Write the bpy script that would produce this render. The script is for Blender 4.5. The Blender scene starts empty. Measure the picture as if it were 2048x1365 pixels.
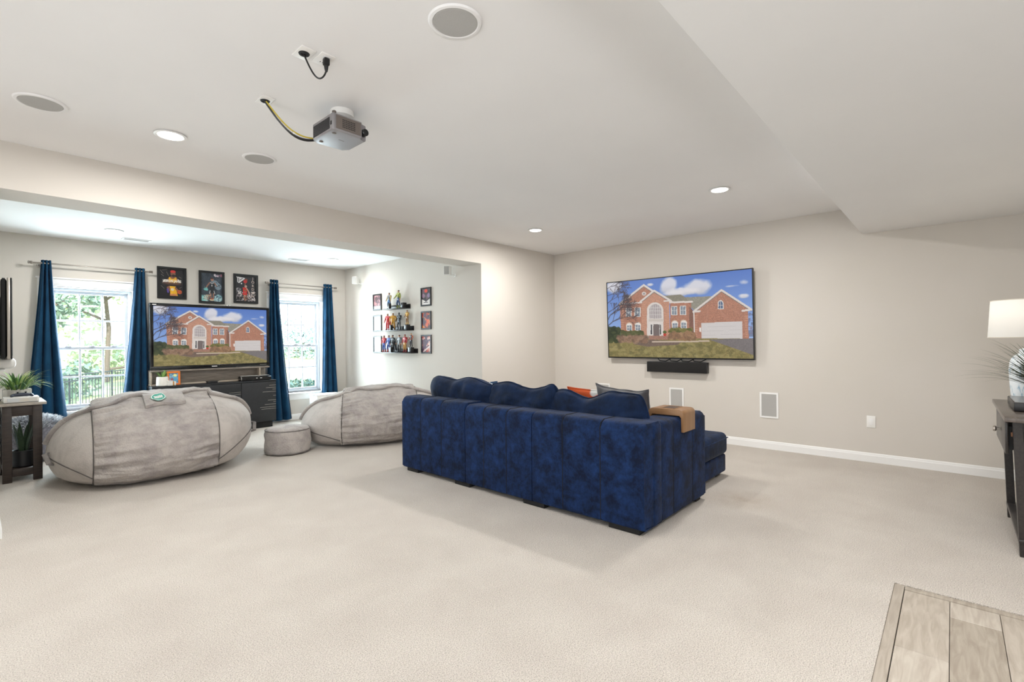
import bpy, bmesh, math, random
import numpy as np
from mathutils import Vector, Matrix, noise as mnoise

random.seed(7)
rng = np.random.default_rng(7)
S = bpy.context.scene
COL = S.collection

# ------------------------------------------------------------------ camera, world, sun, daylight, exposure
cam_d = bpy.data.cameras.new('camera')
cam_d.sensor_width = 36.0
cam_d.lens = 976.42 / 2048 * 36.0
cam_d.clip_start = 0.05
cam = bpy.data.objects.new('camera', cam_d)
COL.objects.link(cam)
yaw, pit, rol = math.radians(42.053), math.radians(0.1033), math.radians(0.530)
f_ = Vector((math.cos(yaw) * math.cos(pit), math.sin(yaw) * math.cos(pit), math.sin(pit)))
r_ = Vector((math.sin(yaw), -math.cos(yaw), 0))
d_ = f_.cross(r_)
rr = r_ * math.cos(rol) + d_ * math.sin(rol)
dd = -r_ * math.sin(rol) + d_ * math.cos(rol)
cam.matrix_world = Matrix(((rr.x, -dd.x, -f_.x, 0), (rr.y, -dd.y, -f_.y, 0), (rr.z, -dd.z, -f_.z, 1.3189), (0, 0, 0, 1)))
S.camera = cam

S.view_settings.view_transform = 'Standard'
S.view_settings.look = 'None'
S.view_settings.gamma = 1.0
S.view_settings.use_curve_mapping = False
S.view_settings.exposure = -0.04

W = bpy.data.worlds.new('sky')
S.world = W
W.use_nodes = True
wn = W.node_tree
bg = wn.nodes['Background']
tc = wn.nodes.new('ShaderNodeTexCoord')
sep = wn.nodes.new('ShaderNodeSeparateXYZ')
rmp = wn.nodes.new('ShaderNodeValToRGB')
rmp.color_ramp.elements[0].position = 0.0
rmp.color_ramp.elements[0].color = (0.92, 0.96, 1.0, 1)
rmp.color_ramp.elements[1].position = 0.7
rmp.color_ramp.elements[1].color = (0.45, 0.68, 1.0, 1)
wn.links.new(tc.outputs['Generated'], sep.inputs[0])
wn.links.new(sep.outputs['Z'], rmp.inputs[0])
wn.links.new(rmp.outputs[0], bg.inputs['Color'])
bg.inputs['Strength'].default_value = 5.0

def lamp(name, kind, loc, energy, color=(1, 1, 1), rot=(0, 0, 0), **kw):
    d = bpy.data.lights.new(name, kind)
    d.energy = energy
    d.color = color
    for k, v in kw.items():
        setattr(d, k, v)
    o = bpy.data.objects.new(name, d)
    o.location = loc
    o.rotation_euler = rot
    COL.objects.link(o)
    return o

PI = math.pi
lamp('sun', 'SUN', (-5, -10, 20), 11.0, (1.0, 0.95, 0.88), (math.radians(48), 0, math.radians(-25)), angle=0.02)
# added soft fill lamps out of view; the walls there have no doors
lamp('rear_fill', 'AREA', (-2.40, 1.4, 1.25), 58, (0.90, 0.95, 1.0), (0, -PI / 2, 0), shape='RECTANGLE', size=2.1, size_y=4.2)
lamp('side_fill', 'AREA', (0.6, -2.45, 1.25), 24, (0.92, 0.96, 1.0), (PI / 2, 0, 0), shape='RECTANGLE', size=4.2, size_y=2.1)
# daylight arriving at the two visible windows
lamp('window_daylight', 'AREA', (1.10, 8.74, 1.28), 135, (0.84, 0.93, 1.0), (-PI / 2, 0, 0), shape='RECTANGLE', size=0.8, size_y=1.5)
lamp('window_daylight', 'AREA', (3.85, 8.74, 1.28), 135, (0.84, 0.93, 1.0), (-PI / 2, 0, 0), shape='RECTANGLE', size=0.8, size_y=1.5)
# added upward fill behind the camera, brightens the ceiling
lamp('ceiling_fill', 'AREA', (-0.9, -0.7, 1.7), 66, (0.97, 0.98, 1.0), (math.radians(160), 0, math.radians(-45)), shape='DISK', size=0.5)
CAN_W = 37.0

# ------------------------------------------------------------------ materials
def lin(c):
    if isinstance(c, str):
        c = [int(c[i:i + 2], 16) / 255 for i in (0, 2, 4)]
    elif max(c) > 1.0:
        c = [v / 255 for v in c]
    return tuple((v / 12.92 if v <= 0.04045 else ((v + 0.055) / 1.055) ** 2.4) for v in c)

MATS = {}
def mat(name, c, rough=0.5, metal=0.0, c2=None, nscale=8.0, bump=0.0, bscale=None, detail=3.0, emit=0.0, ndist=0.0,
        stretch=None, sheen=0.0, spec=0.5, lo=0.35, hi=0.65, trans=0.0, alpha=1.0, nrough=0.5):
    if name in MATS:
        return MATS[name]
    m = bpy.data.materials.new(name)
    m.use_nodes = True
    nt = m.node_tree
    b = nt.nodes['Principled BSDF']
    c = lin(c)
    b.inputs['Base Color'].default_value = (*c, 1)
    b.inputs['Roughness'].default_value = rough
    b.inputs['Metallic'].default_value = metal
    b.inputs['Specular IOR Level'].default_value = spec
    if sheen:
        b.inputs['Sheen Weight'].default_value = sheen
        b.inputs['Sheen Roughness'].default_value = 0.4
    if trans:
        b.inputs['Transmission Weight'].default_value = trans
    if emit:
        b.inputs['Emission Color'].default_value = (*c, 1)
        b.inputs['Emission Strength'].default_value = emit
    co = None
    if c2 is not None or bump:
        t = nt.nodes.new('ShaderNodeTexCoord')
        co = t.outputs['Object']
        if stretch:
            mp = nt.nodes.new('ShaderNodeMapping')
            mp.inputs['Scale'].default_value = stretch
            nt.links.new(co, mp.inputs[0])
            co = mp.outputs[0]
    if c2 is not None:
        n = nt.nodes.new('ShaderNodeTexNoise')
        n.inputs['Scale'].default_value = nscale
        n.inputs['Detail'].default_value = detail
        n.inputs['Distortion'].default_value = ndist
        n.inputs['Roughness'].default_value = nrough
        nt.links.new(co, n.inputs['Vector'])
        rp = nt.nodes.new('ShaderNodeValToRGB')
        rp.color_ramp.elements[0].position = lo
        rp.color_ramp.elements[0].color = (*c, 1)
        rp.color_ramp.elements[1].position = hi
        rp.color_ramp.elements[1].color = (*lin(c2), 1)
        nt.links.new(n.outputs['Fac'], rp.inputs[0])
        nt.links.new(rp.outputs[0], b.inputs['Base Color'])
    if bump:
        n2 = nt.nodes.new('ShaderNodeTexNoise')
        n2.inputs['Scale'].default_value = bscale or nscale
        n2.inputs['Detail'].default_value = 4
        nt.links.new(co, n2.inputs['Vector'])
        bp = nt.nodes.new('ShaderNodeBump')
        bp.inputs['Strength'].default_value = bump
        bp.inputs['Distance'].default_value = 0.01
        nt.links.new(n2.outputs['Fac'], bp.inputs['Height'])
        nt.links.new(bp.outputs[0], b.inputs['Normal'])
    MATS[name] = m
    return m

def paint_mat(name, emit=0.0, rough=0.4):
    m = bpy.data.materials.new(name)
    m.use_nodes = True
    nt = m.node_tree
    b = nt.nodes['Principled BSDF']
    a = nt.nodes.new('ShaderNodeAttribute')
    a.attribute_name = 'Col'
    b.inputs['Roughness'].default_value = rough
    if emit:
        b.inputs['Base Color'].default_value = (0.01, 0.01, 0.01, 1)
        nt.links.new(a.outputs['Color'], b.inputs['Emission Color'])
        b.inputs['Emission Strength'].default_value = emit
    else:
        nt.links.new(a.outputs['Color'], b.inputs['Base Color'])
    return m

WALL = mat('wall_paint', 'd2ccc4', 0.85, c2='d0cac1', nscale=1.2, bump=0.04, bscale=220, spec=0.2)
CEIL = mat('ceiling_paint', 'eeedec', 0.9, c2='ecebea', nscale=1.5, bump=0.03, bscale=200, spec=0.15)
TRIM = mat('trim_white', 'efeeec', 0.45, c2='edecea', nscale=3)
WHITE = mat('white_plastic', 'eceae6', 0.4)
BLACK = mat('black_plastic', '0d0d0f', 0.35)
BLACKM = mat('black_matte', '141415', 0.7)
GRILLE = mat('speaker_grille', 'bcbab6', 0.8, bump=0.5, bscale=700, c2='b3b1ad', nscale=600)
RODM = mat('rod_nickel', '8d857d', 0.35, 0.6)
STEEL = mat('brushed_steel', 'b5aea6', 0.3, 0.9)
NAVY = mat('navy_velvet', '0b162b', 0.8, c2='18315c', nscale=8, detail=12, ndist=0.15, nrough=0.76, bump=0.25, bscale=45, sheen=0.05, lo=0.40, hi=0.64, spec=0.15)
NAVY2 = mat('navy_velvet_cushion', '0d1728', 0.8, c2='182b4c', nscale=7, detail=12, nrough=0.7, bump=0.3, bscale=22, sheen=0.06, lo=0.35, hi=0.7, spec=0.15)
CURT = mat('curtain_teal_blue', '10344f', 0.8, c2='153f5c', nscale=6, bump=0.15, bscale=300, sheen=0.05, spec=0.15)
FUR = mat('grey_fur', 'beb7b1', 0.9, c2='9f9893', nscale=5, detail=12, ndist=0.3, nrough=0.68, bump=0.55, bscale=90, sheen=0.1, lo=0.45, hi=0.78, spec=0.15)
FURB = mat('grey_fur_band', 'b3aca6', 0.9, c2='878080', nscale=5, detail=12, ndist=0.3, nrough=0.7, bump=0.8, bscale=70, sheen=0.1, lo=0.42, hi=0.74, spec=0.15)
FURD = mat('grey_fur_dark', '8a8480', 0.95, c2='6f6a68', nscale=12, bump=0.6, bscale=120, spec=0.1)
SEAM = mat('seam_thread', '5c5754', 0.9)
WOODD = mat('espresso_wood', '2b221e', 0.45, c2='3a2f29', nscale=14, stretch=(1, 1, 8), detail=5)
WOODG = mat('grey_oak_top', 'b9b0a5', 0.45, c2='a0968b', nscale=6, stretch=(2, 14, 1), detail=5)
TRAYW = mat('walnut_tray', '94704f', 0.4, c2='87633f', nscale=3, stretch=(14, 1.0, 1.0), detail=5)
CONS = mat('console_dark_wood', '2a2625', 0.3, c2='37322f', nscale=10, stretch=(1, 8, 8))
CONST = mat('console_sheen_top', '5f564f', 0.22, c2='544b45', nscale=10, stretch=(1, 9, 1))

# ------------------------------------------------------------------ builders
class MB:
    """collects shapes in one bmesh"""
    def __init__(s):
        s.b = bmesh.new()

    def box(s, x0, x1, y0, y1, z0, z1, bev=0.0, seg=2, M=None):
        r = bmesh.ops.create_cube(s.b, size=1.0)
        vs = r['verts']
        for v in vs:
            v.co = Vector((x0 + (v.co.x + .5) * (x1 - x0), y0 + (v.co.y + .5) * (y1 - y0), z0 + (v.co.z + .5) * (z1 - z0)))
        if bev:
            es = list({e for v in vs for e in v.link_edges})
            rb = bmesh.ops.bevel(s.b, geom=es, offset=bev, segments=seg, profile=0.5, affect='EDGES')
            vs = list({v for f in rb['faces'] for v in f.verts} | {v for v in vs if v.is_valid})
        if M is not None:
            bmesh.ops.transform(s.b, matrix=M, verts=vs)
        return s

    def lathe(s, prof, c, n=32, axis='z', M=None):
        """prof: list of (r, h)"""
        rings = []
        new = []
        for r, h in prof:
            ring = []
            for i in range(n):
                a = 2 * PI * i / n
                p = (r * math.cos(a), r * math.sin(a), h)
                if axis == 'x':
                    p = (h, p[0], p[1])
                elif axis == 'y':
                    p = (p[0], h, p[1])
                ring.append(s.b.verts.new((p[0] + c[0], p[1] + c[1], p[2] + c[2])))
            rings.append(ring)
            new += ring
        for a, b in zip(rings, rings[1:]):
            for i in range(n):
                s.b.faces.new((a[i], a[(i + 1) % n], b[(i + 1) % n], b[i]))
        if prof[0][0] > 1e-6:
            s.b.faces.new(rings[0][::-1])
        if prof[-1][0] > 1e-6:
            s.b.faces.new(rings[-1])
        if M is not None:
            bmesh.ops.transform(s.b, matrix=M, verts=new)
        return s

    def tube(s, pts, rad, n=8, closed=False, flat=1.0):
        pts = [Vector(p) for p in pts]
        rads = rad if isinstance(rad, (list, tuple)) else [rad] * len(pts)
        rings = []
        up = Vector((0, 0, 1))
        k = len(pts)
        prev = None
        for i, p in enumerate(pts):
            a = pts[i - 1] if (i > 0 or closed) else p
            c = pts[(i + 1) % k] if (i < k - 1 or closed) else p
            t = (c - a)
            t = t.normalized() if t.length > 1e-9 else Vector((0, 0, 1))
            if prev is None:
                q = up if abs(t.dot(up)) < 0.95 else Vector((1, 0, 0))
                nrm = (q - t * q.dot(t)).normalized()
            else:
                nrm = (prev - t * prev.dot(t))
                nrm = nrm.normalized() if nrm.length > 1e-6 else prev
            prev = nrm
            bn = t.cross(nrm)
            rings.append([s.b.verts.new(p + rads[i] * (math.cos(2 * PI * j / n) * nrm * flat + math.sin(2 * PI * j / n) * bn)) for j in range(n)])
        for a, b in zip(rings, rings[1:] + ([rings[0]] if closed else [])):
            for j in range(n):
                s.b.faces.new((a[j], a[(j + 1) % n], b[(j + 1) % n], b[j]))
        if not closed:
            s.b.faces.new(rings[0][::-1])
            s.b.faces.new(rings[-1])
        return s

    def prism(s, prof, axis, a0, a1, bev=0.0, seg=2):
        """extrude a closed 2-D profile along an axis; prof in the two other axes (cyclic order)"""
        def P(p, a):
            return {'x': (a, p[0], p[1]), 'y': (p[0], a, p[1]), 'z': (p[0], p[1], a)}[axis]
        A = [s.b.verts.new(P(p, a0)) for p in prof]
        B = [s.b.verts.new(P(p, a1)) for p in prof]
        n = len(prof)
        caps = [s.b.faces.new(A), s.b.faces.new(B[::-1])]
        for i in range(n):
            s.b.faces.new((A[i], B[i], B[(i + 1) % n], A[(i + 1) % n]))
        if bev:
            es = list({e for f in caps for e in f.edges})
            bmesh.ops.bevel(s.b, geom=es, offset=bev, segments=seg, profile=0.5, affect='EDGES')
        return s

    def grid(s, fn, nu, nv, wrap_u=False):
        V = [[s.b.verts.new(fn(i / (nu if wrap_u else nu - 1), j / (nv - 1))) for i in range(nu)] for j in range(nv)]
        for j in range(nv - 1):
            for i in range(nu if wrap_u else nu - 1):
                s.b.faces.new((V[j][i], V[j][(i + 1) % nu], V[j + 1][(i + 1) % nu], V[j + 1][i]))
        return s

    def done(s, name, m, parent=None, smooth=True, ang=35, weld=False):
        if weld:
            bmesh.ops.remove_doubles(s.b, verts=s.b.verts, dist=1e-4)
        bmesh.ops.recalc_face_normals(s.b, faces=s.b.faces)
        me = bpy.data.meshes.new(name)
        if smooth:
            for f in s.b.faces:
                f.smooth = True
            lim = math.radians(ang)
            for e in s.b.edges:
                if len(e.link_faces) == 2 and e.calc_face_angle(0) > lim:
                    e.smooth = False
        s.b.to_mesh(me)
        s.b.free()
        for q in (m if isinstance(m, (list, tuple)) else [m]):
            me.materials.append(q)
        return link(name, me, parent)

def link(name, data, parent=None):
    o = bpy.data.objects.new(name, data)
    COL.objects.link(o)
    if parent is not None:
        o.parent = parent
        if parent.type == 'EMPTY' and parent.parent is None:
            o.location = -Vector(parent.location)
    return o

def tag(o, label=None, cat=None, group=None, kind=None):
    if label: o['label'] = label
    if cat: o['category'] = cat
    if group: o['group'] = group
    if kind: o['kind'] = kind
    return o

def thing(name, label, cat, loc=(0, 0, 0), group=None):
    o = bpy.data.objects.new(name, None)
    o.empty_display_size = 0.1
    COL.objects.link(o)
    o.location = loc
    return tag(o, label, cat, group)

def struct(o, label, cat):
    return tag(o, label, cat, kind='structure')

def B(name, m, parent, *boxes, bev=0.0, seg=2):
    mb = MB()
    for b in boxes:
        mb.box(*b, bev=bev, seg=seg)
    return mb.done(name, m, parent)

# painted flat prints (screens, posters): a fine mesh with a colour per vertex
class Canvas:
    def __init__(s, w, h, bgc, Hm=None):
        s.w, s.h = w, h
        s.a = np.empty((h, w, 3))
        s.a[:] = np.array(bgc)
        s.U, s.V = np.meshgrid((np.arange(w) + .5) / w, (np.arange(h) + .5) / h)
        s.Hm = Hm

    def mp(s, pts):
        pts = np.array(pts, float)
        if s.Hm is None:
            return pts
        q = np.c_[pts, np.ones(len(pts))] @ s.Hm.T
        return q[:, :2] / q[:, 2:]

    def put(s, m, col, nz=0.0, al=1.0):
        c = np.array(col, float)
        k = int(m.sum())
        if not k:
            return
        v = np.tile(c, (k, 1))
        if nz:
            v = v * (1 + nz * rng.normal(size=(k, 1)))
        s.a[m] = s.a[m] * (1 - al) + v * al

    def poly(s, pts, col, nz=0.0, al=1.0):
        p = s.mp(pts)
        m = np.zeros((s.h, s.w), bool)
        n = len(p)
        for i in range(n):
            x0, y0 = p[i]
            x1, y1 = p[(i + 1) % n]
            if abs(y1 - y0) < 1e-9:
                continue
            m ^= ((y0 > s.V) != (y1 > s.V)) & (s.U < (x1 - x0) * (s.V - y0) / (y1 - y0) + x0)
        s.put(m, col, nz, al)
        return m

    def rect(s, x0, y0, x1, y1, col, nz=0.0, al=1.0):
        return s.poly([(x0, y0), (x1, y0), (x1, y1), (x0, y1)], col, nz, al)

    def ell(s, cx, cy, rx, ry, col, nz=0.0, al=1.0, soft=False):
        k = 28
        return s.poly([(cx + rx * math.cos(2 * PI * i / k), cy + ry * math.sin(2 * PI * i / k)) for i in range(k)], col, nz, al)

    def line(s, p0, p1, wd, col, al=1.0):
        (x0, y0), (x1, y1) = s.mp([p0, p1])
        asp = s.h / s.w
        dx, dy = x1 - x0, (y1 - y0) * asp
        L2 = dx * dx + dy * dy + 1e-12
        t = np.clip(((s.U - x0) * dx + (s.V - y0) * asp * dy) / L2, 0, 1)
        dist = np.hypot(s.U - x0 - t * dx, (s.V - y0) * asp - t * dy)
        s.put(dist < wd / s.w / 2, col, 0, al)

    def path(s, pts, wd, col, al=1.0):
        for a, b in zip(pts, pts[1:]):
            s.line(a, b, wd, col, al)

    def splat(s, n, box, r, cols, al=0.8):
        for _ in range(n):
            x = rng.uniform(box[0], box[2]); y = rng.uniform(box[1], box[3])
            c = cols[rng.integers(len(cols))]
            q = r * rng.uniform(.4, 1.3)
            s.ell(x, y, q, q * rng.uniform(.4, 1.2), c, 0.08, al)

def panel_mesh(cv, name):
    """unit panel: x 0..1, z 0..1 (up), facing -y"""
    h, w = cv.h, cv.w
    me = bpy.data.meshes.new(name)
    X, Z = np.meshgrid(np.linspace(0, 1, w), np.linspace(1, 0, h))
    co = np.stack([X, np.zeros_like(X), Z], -1).reshape(-1, 3)
    i = np.arange((h - 1) * (w - 1))
    r, c = i // (w - 1), i % (w - 1)
    a = r * w + c
    quads = np.stack([a, a + w, a + w + 1, a + 1], -1)
    me.vertices.add(len(co))
    me.vertices.foreach_set('co', co.ravel())
    me.loops.add(len(quads) * 4)
    me.loops.foreach_set('vertex_index', quads.ravel())
    me.polygons.add(len(quads))
    me.polygons.foreach_set('loop_start', np.arange(len(quads)) * 4)
    me.update(calc_edges=True)
    ca = me.color_attributes.new('Col', 'FLOAT_COLOR', 'POINT')
    q = np.clip(cv.a / 255.0, 0, 1)
    l = np.where(q <= .04045, q / 12.92, ((q + .055) / 1.055) ** 2.4)
    rgba = np.concatenate([l, np.ones((h, w, 1))], -1).astype(np.float32)
    ca.data.foreach_set('color', rgba.ravel())
    return me

def place_panel(name, me, m, parent, M):
    o = link(name, me, parent)
    if not me.materials:
        me.materials.append(m)
    off = Matrix.Translation(o.location)
    o.matrix_local = off @ M
    return o

def text_mesh(txt, size, depth=0.0005, align='CENTER', bold=0.0):
    c = bpy.data.curves.new('lettering', 'FONT')
    c.body = txt
    c.size = size
    c.align_x = align
    c.align_y = 'CENTER'
    c.resolution_u = 2
    c.extrude = depth
    c.offset = bold
    o = bpy.data.objects.new('tmp_text', c)
    COL.objects.link(o)
    dg = bpy.context.evaluated_depsgraph_get()
    me = bpy.data.meshes.new_from_object(o.evaluated_get(dg))
    bpy.data.objects.remove(o)
    return me

def homog(src, dst):
    A, b = [], []
    for (x, y), (u, v) in zip(src, dst):
        A += [[x, y, 1, 0, 0, 0, -u * x, -u * y], [0, 0, 0, x, y, 1, -v * x, -v * y]]
        b += [u, v]
    h = np.linalg.solve(np.array(A, float), np.array(b, float))
    return np.append(h, 1).reshape(3, 3)

# ------------------------------------------------------------------ room dimensions
XR, YD, XA, YB = 6.43, 4.85, 4.75, 8.52      # right wall, divider/beam front, alcove right wall, back wall
ZC, ZA, ZBM, ZS = 2.74, 2.714, 2.411, 2.444  # ceilings, beam underside, soffit underside
YBM, YS, XL, XW, YW = 5.223, 0.715, -0.06, -2.6, -2.6
T = 0.12

# ------------------------------------------------------------------ structure
def carpet_material():
    m = bpy.data.materials.new('carpet_pile')
    m.use_nodes = True
    nt = m.node_tree
    b = nt.nodes['Principled BSDF']
    b.inputs['Roughness'].default_value = 0.95
    b.inputs['Specular IOR Level'].default_value = 0.1
    b.inputs['Sheen Weight'].default_value = 0.15
    t = nt.nodes.new('ShaderNodeTexCoord')
    def nz(sc, det, dist=0.0):
        n = nt.nodes.new('ShaderNodeTexNoise')
        n.inputs['Scale'].default_value = sc
        n.inputs['Detail'].default_value = det
        n.inputs['Distortion'].default_value = dist
        nt.links.new(t.outputs['Object'], n.inputs['Vector'])
        return n
    def ramp(n, c0, c1, lo, hi):
        r = nt.nodes.new('ShaderNodeValToRGB')
        r.color_ramp.elements[0].position = lo
        r.color_ramp.elements[1].position = hi
        r.color_ramp.elements[0].color = (*lin(c0), 1)
        r.color_ramp.elements[1].color = (*lin(c1), 1)
        nt.links.new(n.outputs['Fac'], r.inputs[0])
        return r
    big = ramp(nz(2.6, 7, 0.3), 'd3cac0', 'dcd4ca', 0.32, 0.68)
    fine = ramp(nz(190, 3), '9c968f', 'ffffff', 0.28, 0.58)
    mx = nt.nodes.new('ShaderNodeMix')
    mx.data_type = 'RGBA'
    mx.blend_type = 'MULTIPLY'
    mx.inputs['Factor'].default_value = 0.72
    nt.links.new(big.outputs[0], mx.inputs['A'])
    nt.links.new(fine.outputs[0], mx.inputs['B'])
    # a yellowish worn stain on the pile beside the chaise
    mp = nt.nodes.new('ShaderNodeMapping')
    mp.inputs['Location'].default_value = (-4.25, -1.30, 0)
    nt.links.new(t.outputs['Object'], mp.inputs[0])
    gr = nt.nodes.new('ShaderNodeVectorMath')
    gr.operation = 'LENGTH'
    nt.links.new(mp.outputs[0], gr.inputs[0])
    mr = nt.nodes.new('ShaderNodeMapRange')
    mr.inputs['From Min'].default_value = 0.02
    mr.inputs['From Max'].default_value = 0.32
    mr.inputs['To Min'].default_value = 0.55
    mr.inputs['To Max'].default_value = 0.0
    nt.links.new(gr.outputs['Value'], mr.inputs['Value'])
    ml = nt.nodes.new('ShaderNodeMath')
    ml.operation = 'MULTIPLY'
    sn = nz(9, 4)
    nt.links.new(mr.outputs[0], ml.inputs[0])
    nt.links.new(sn.outputs['Fac'], ml.inputs[1])
    mx2 = nt.nodes.new('ShaderNodeMix')
    mx2.data_type = 'RGBA'
    nt.links.new(ml.outputs[0], mx2.inputs['Factor'])
    nt.links.new(mx.outputs['Result'], mx2.inputs['A'])
    mx2.inputs['B'].default_value = (*lin('8f7250'), 1)
    nt.links.new(mx2.outputs['Result'], b.inputs['Base Color'])
    bp = nt.nodes.new('ShaderNodeBump')
    bp.inputs['Strength'].default_value = 0.85
    bp.inputs['Distance'].default_value = 0.012
    nt.links.new(nz(150, 3).outputs['Fac'], bp.inputs['Height'])
    nt.links.new(bp.outputs[0], b.inputs['Normal'])
    return m

CARPET = carpet_material()
XC, YC = 3.335, 0.243                         # outer corner of the wood floor area
struct(B('floor', CARPET, None, (XW, XR, YC, YB + T, -0.1, 0.0), (XC, XR, YW, YC, -0.1, 0.0)), 'cream cut-pile carpet covering the room floor', 'floor')
fl2 = struct(B('floor_2', BLACKM, None, (XW, XC, YW, YC, -0.1, -0.022)), 'grey-brown wood plank floor area at the carpet edge', 'floor')

# planks, each a board of its own
pm = []
for i, (c, c2) in enumerate((('b9afa2', 'a59a8c'), ('cac2b7', 'b8aea1'), ('aca294', '968b7d'), ('c0b7aa', 'aba093'))):
    pm.append(mat('plank_wood_%d' % i, c, 0.45, c2=c2, nscale=5, stretch=(1.2, 9, 1), detail=6, ndist=0.8, bump=0.08, bscale=30))
strip_w = 0.045
edge_y = YC - strip_w
pw = 0.178
for r in range(8):
    y1 = edge_y - r * pw - 0.001
    y0 = max(y1 - pw + 0.002, YW)
    off = (0.62, 0.18, 0.95, 0.40, 0.75, 0.1, 0.5, 0.3)[r]
    ends = [XC - strip_w, XC - strip_w - off]
    while ends[-1] > 0.3:
        ends.append(ends[-1] - 1.2)
    for k, (a, b) in enumerate(zip(ends, ends[1:])):
        B('plank', pm[(r * 2 + k * 3 + (r == 1)) % 4], fl2, (b + 0.001, a - 0.001, y0, y1, -0.022, -0.008), bev=0.0015, seg=1)
B('transition_strip', pm[0], fl2, (XW, XC, edge_y + .002, YC, -0.022, -0.004), bev=0.003)
B('transition_strip', pm[2], fl2, (XC - strip_w + .002, XC, YW, edge_y, -0.022, -0.004), bev=0.003)

struct(B('ceiling', CEIL, None, (XW, XR + T, YW, YBM, ZC, ZC + T)), 'white painted ceiling of the main room', 'ceiling')
struct(B('ceiling_2', CEIL, None, (XL - T, XA + T, YBM - 0.02, YB + T, ZA, ZA + 0.14)), 'white painted ceiling of the window alcove', 'ceiling')
struct(B('ceiling_soffit', CEIL, None, (XW, XR, YW, YS, ZS, ZC), bev=0.004), 'dropped white soffit along the ceiling over the console table', 'soffit')
struct(B('wall_right', WALL, None, (XR, XR + T, YW, YB + T, 0, ZC)), 'greige wall carrying the large television', 'wall')
struct(B('wall_divider', WALL, None, (XA, XR, YD, YD + T, 0, ZC)), 'short greige wall between the alcove opening and the television wall', 'wall')
struct(B('wall_alcove', WALL, None, (XA, XA + T, YD + T, YB + T, 0, ZC)), 'alcove side wall with the figurine shelves and small frames', 'wall')
struct(B('wall_left', WALL, None, (XL - T, XL, YBM, YB + T, 0, ZC)), 'alcove side wall behind the edge-on television', 'wall')
struct(B('wall_stub', WALL, None, (XW, 0.122, YD, YBM, 0, ZBM)), 'wall end at the alcove opening beside the side table', 'wall')
struct(B('wall_rear', WALL, None, (XW - T, XW, YW, YD + .4, 0, ZC)), 'rear wall of the room behind the viewer', 'wall')
struct(B('wall_front', WALL, None, (XW, XR, YW - T, YW, 0, ZC)), 'far side wall of the room beyond the soffit', 'wall')
struct(B('wall_partition', WALL, None, (3.6, XR, -0.86, -0.74, 0, ZS)), 'greige wall behind the dark console table', 'wall')
struct(B('ceiling_beam', WALL, None, (XW, XA, YD, YBM, ZBM, ZC)), 'greige beam across the alcove opening', 'beam')

# back wall with its two window openings
WN = [(0.650, 1.540), (3.410, 4.300)]
ZW0, ZW1 = 0.47, 2.09
mb = MB()
xs = [XL - T, WN[0][0], WN[0][1], WN[1][0], WN[1][1], XA + T]
for i in range(5):
    if i in (1, 3):
        mb.box(xs[i], xs[i + 1], YB, YB + 0.22, -0.35, ZW0)
        mb.box(xs[i], xs[i + 1], YB, YB + 0.22, ZW1, ZC + .1)
    else:
        mb.box(xs[i], xs[i + 1], YB, YB + 0.22, -0.35, ZC + .1)
struct(mb.done('wall_back', WALL), 'greige back wall with the two curtained windows', 'wall')

# baseboards
def baseboard(name, label, axis, a0, a1, p, d):
    """profiled board: runs along axis from a0 to a1 against plane p, projecting to d (+1/-1)"""
    h, t = 0.098, 0.015
    prof = [(p, 0), (p + d * t, 0), (p + d * t, h * .72), (p + d * t * .75, h * .8), (p + d * t * .7, h * .9), (p + d * t * .35, h), (p, h)]
    m = MB()
    if axis == 'y':
        m.prism(prof, 'y', a0, a1)
    else:
        m.prism(prof, 'x', a0, a1)
    return struct(m.done(name, TRIM, smooth=False), label, 'baseboard')
baseboard('baseboard_right', 'white baseboard along the television wall', 'y', -0.74, YD, XR, -1)
baseboard('baseboard_divider', 'white baseboard along the short divider wall', 'x', XA, XR, YD, -1)
baseboard('baseboard_alcove', 'white baseboard below the figurine shelves', 'y', YD, YB, XA, -1)
baseboard('baseboard_back', 'white baseboard below the windows', 'x', XL, XA, YB, -1)
baseboard('baseboard_left', 'white baseboard on the alcove wall behind the side table', 'y', YBM, YB, XL, 1)
baseboard('baseboard_stub', 'white baseboard on the wall end at the alcove opening', 'y', YD, YBM, 0.122, 1)
baseboard('baseboard_partition', 'white baseboard behind the console table', 'x', 3.6, XR, -0.74, 1)

# windows
GLASS = bpy.data.materials.new('window_glass')
GLASS.use_nodes = True
nt = GLASS.node_tree
nt.nodes.remove(nt.nodes['Principled BSDF'])
tr = nt.nodes.new('ShaderNodeBsdfTransparent')
tr.inputs[0].default_value = (0.93, 0.97, 0.97, 1)
gl = nt.nodes.new('ShaderNodeBsdfGlossy')
gl.inputs['Roughness'].default_value = 0.02
mxs = nt.nodes.new('ShaderNodeMixShader')
mxs.inputs[0].default_value = 0.05
nt.links.new(tr.outputs[0], mxs.inputs[1])
nt.links.new(gl.outputs[0], mxs.inputs[2])
nt.links.new(mxs.outputs[0], nt.nodes['Material Output'].inputs[0])
VINYL = mat('window_vinyl_shaded', 'c6c9ce', 0.4)  # white vinyl greyed: its backlit shade is put into the colour

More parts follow.
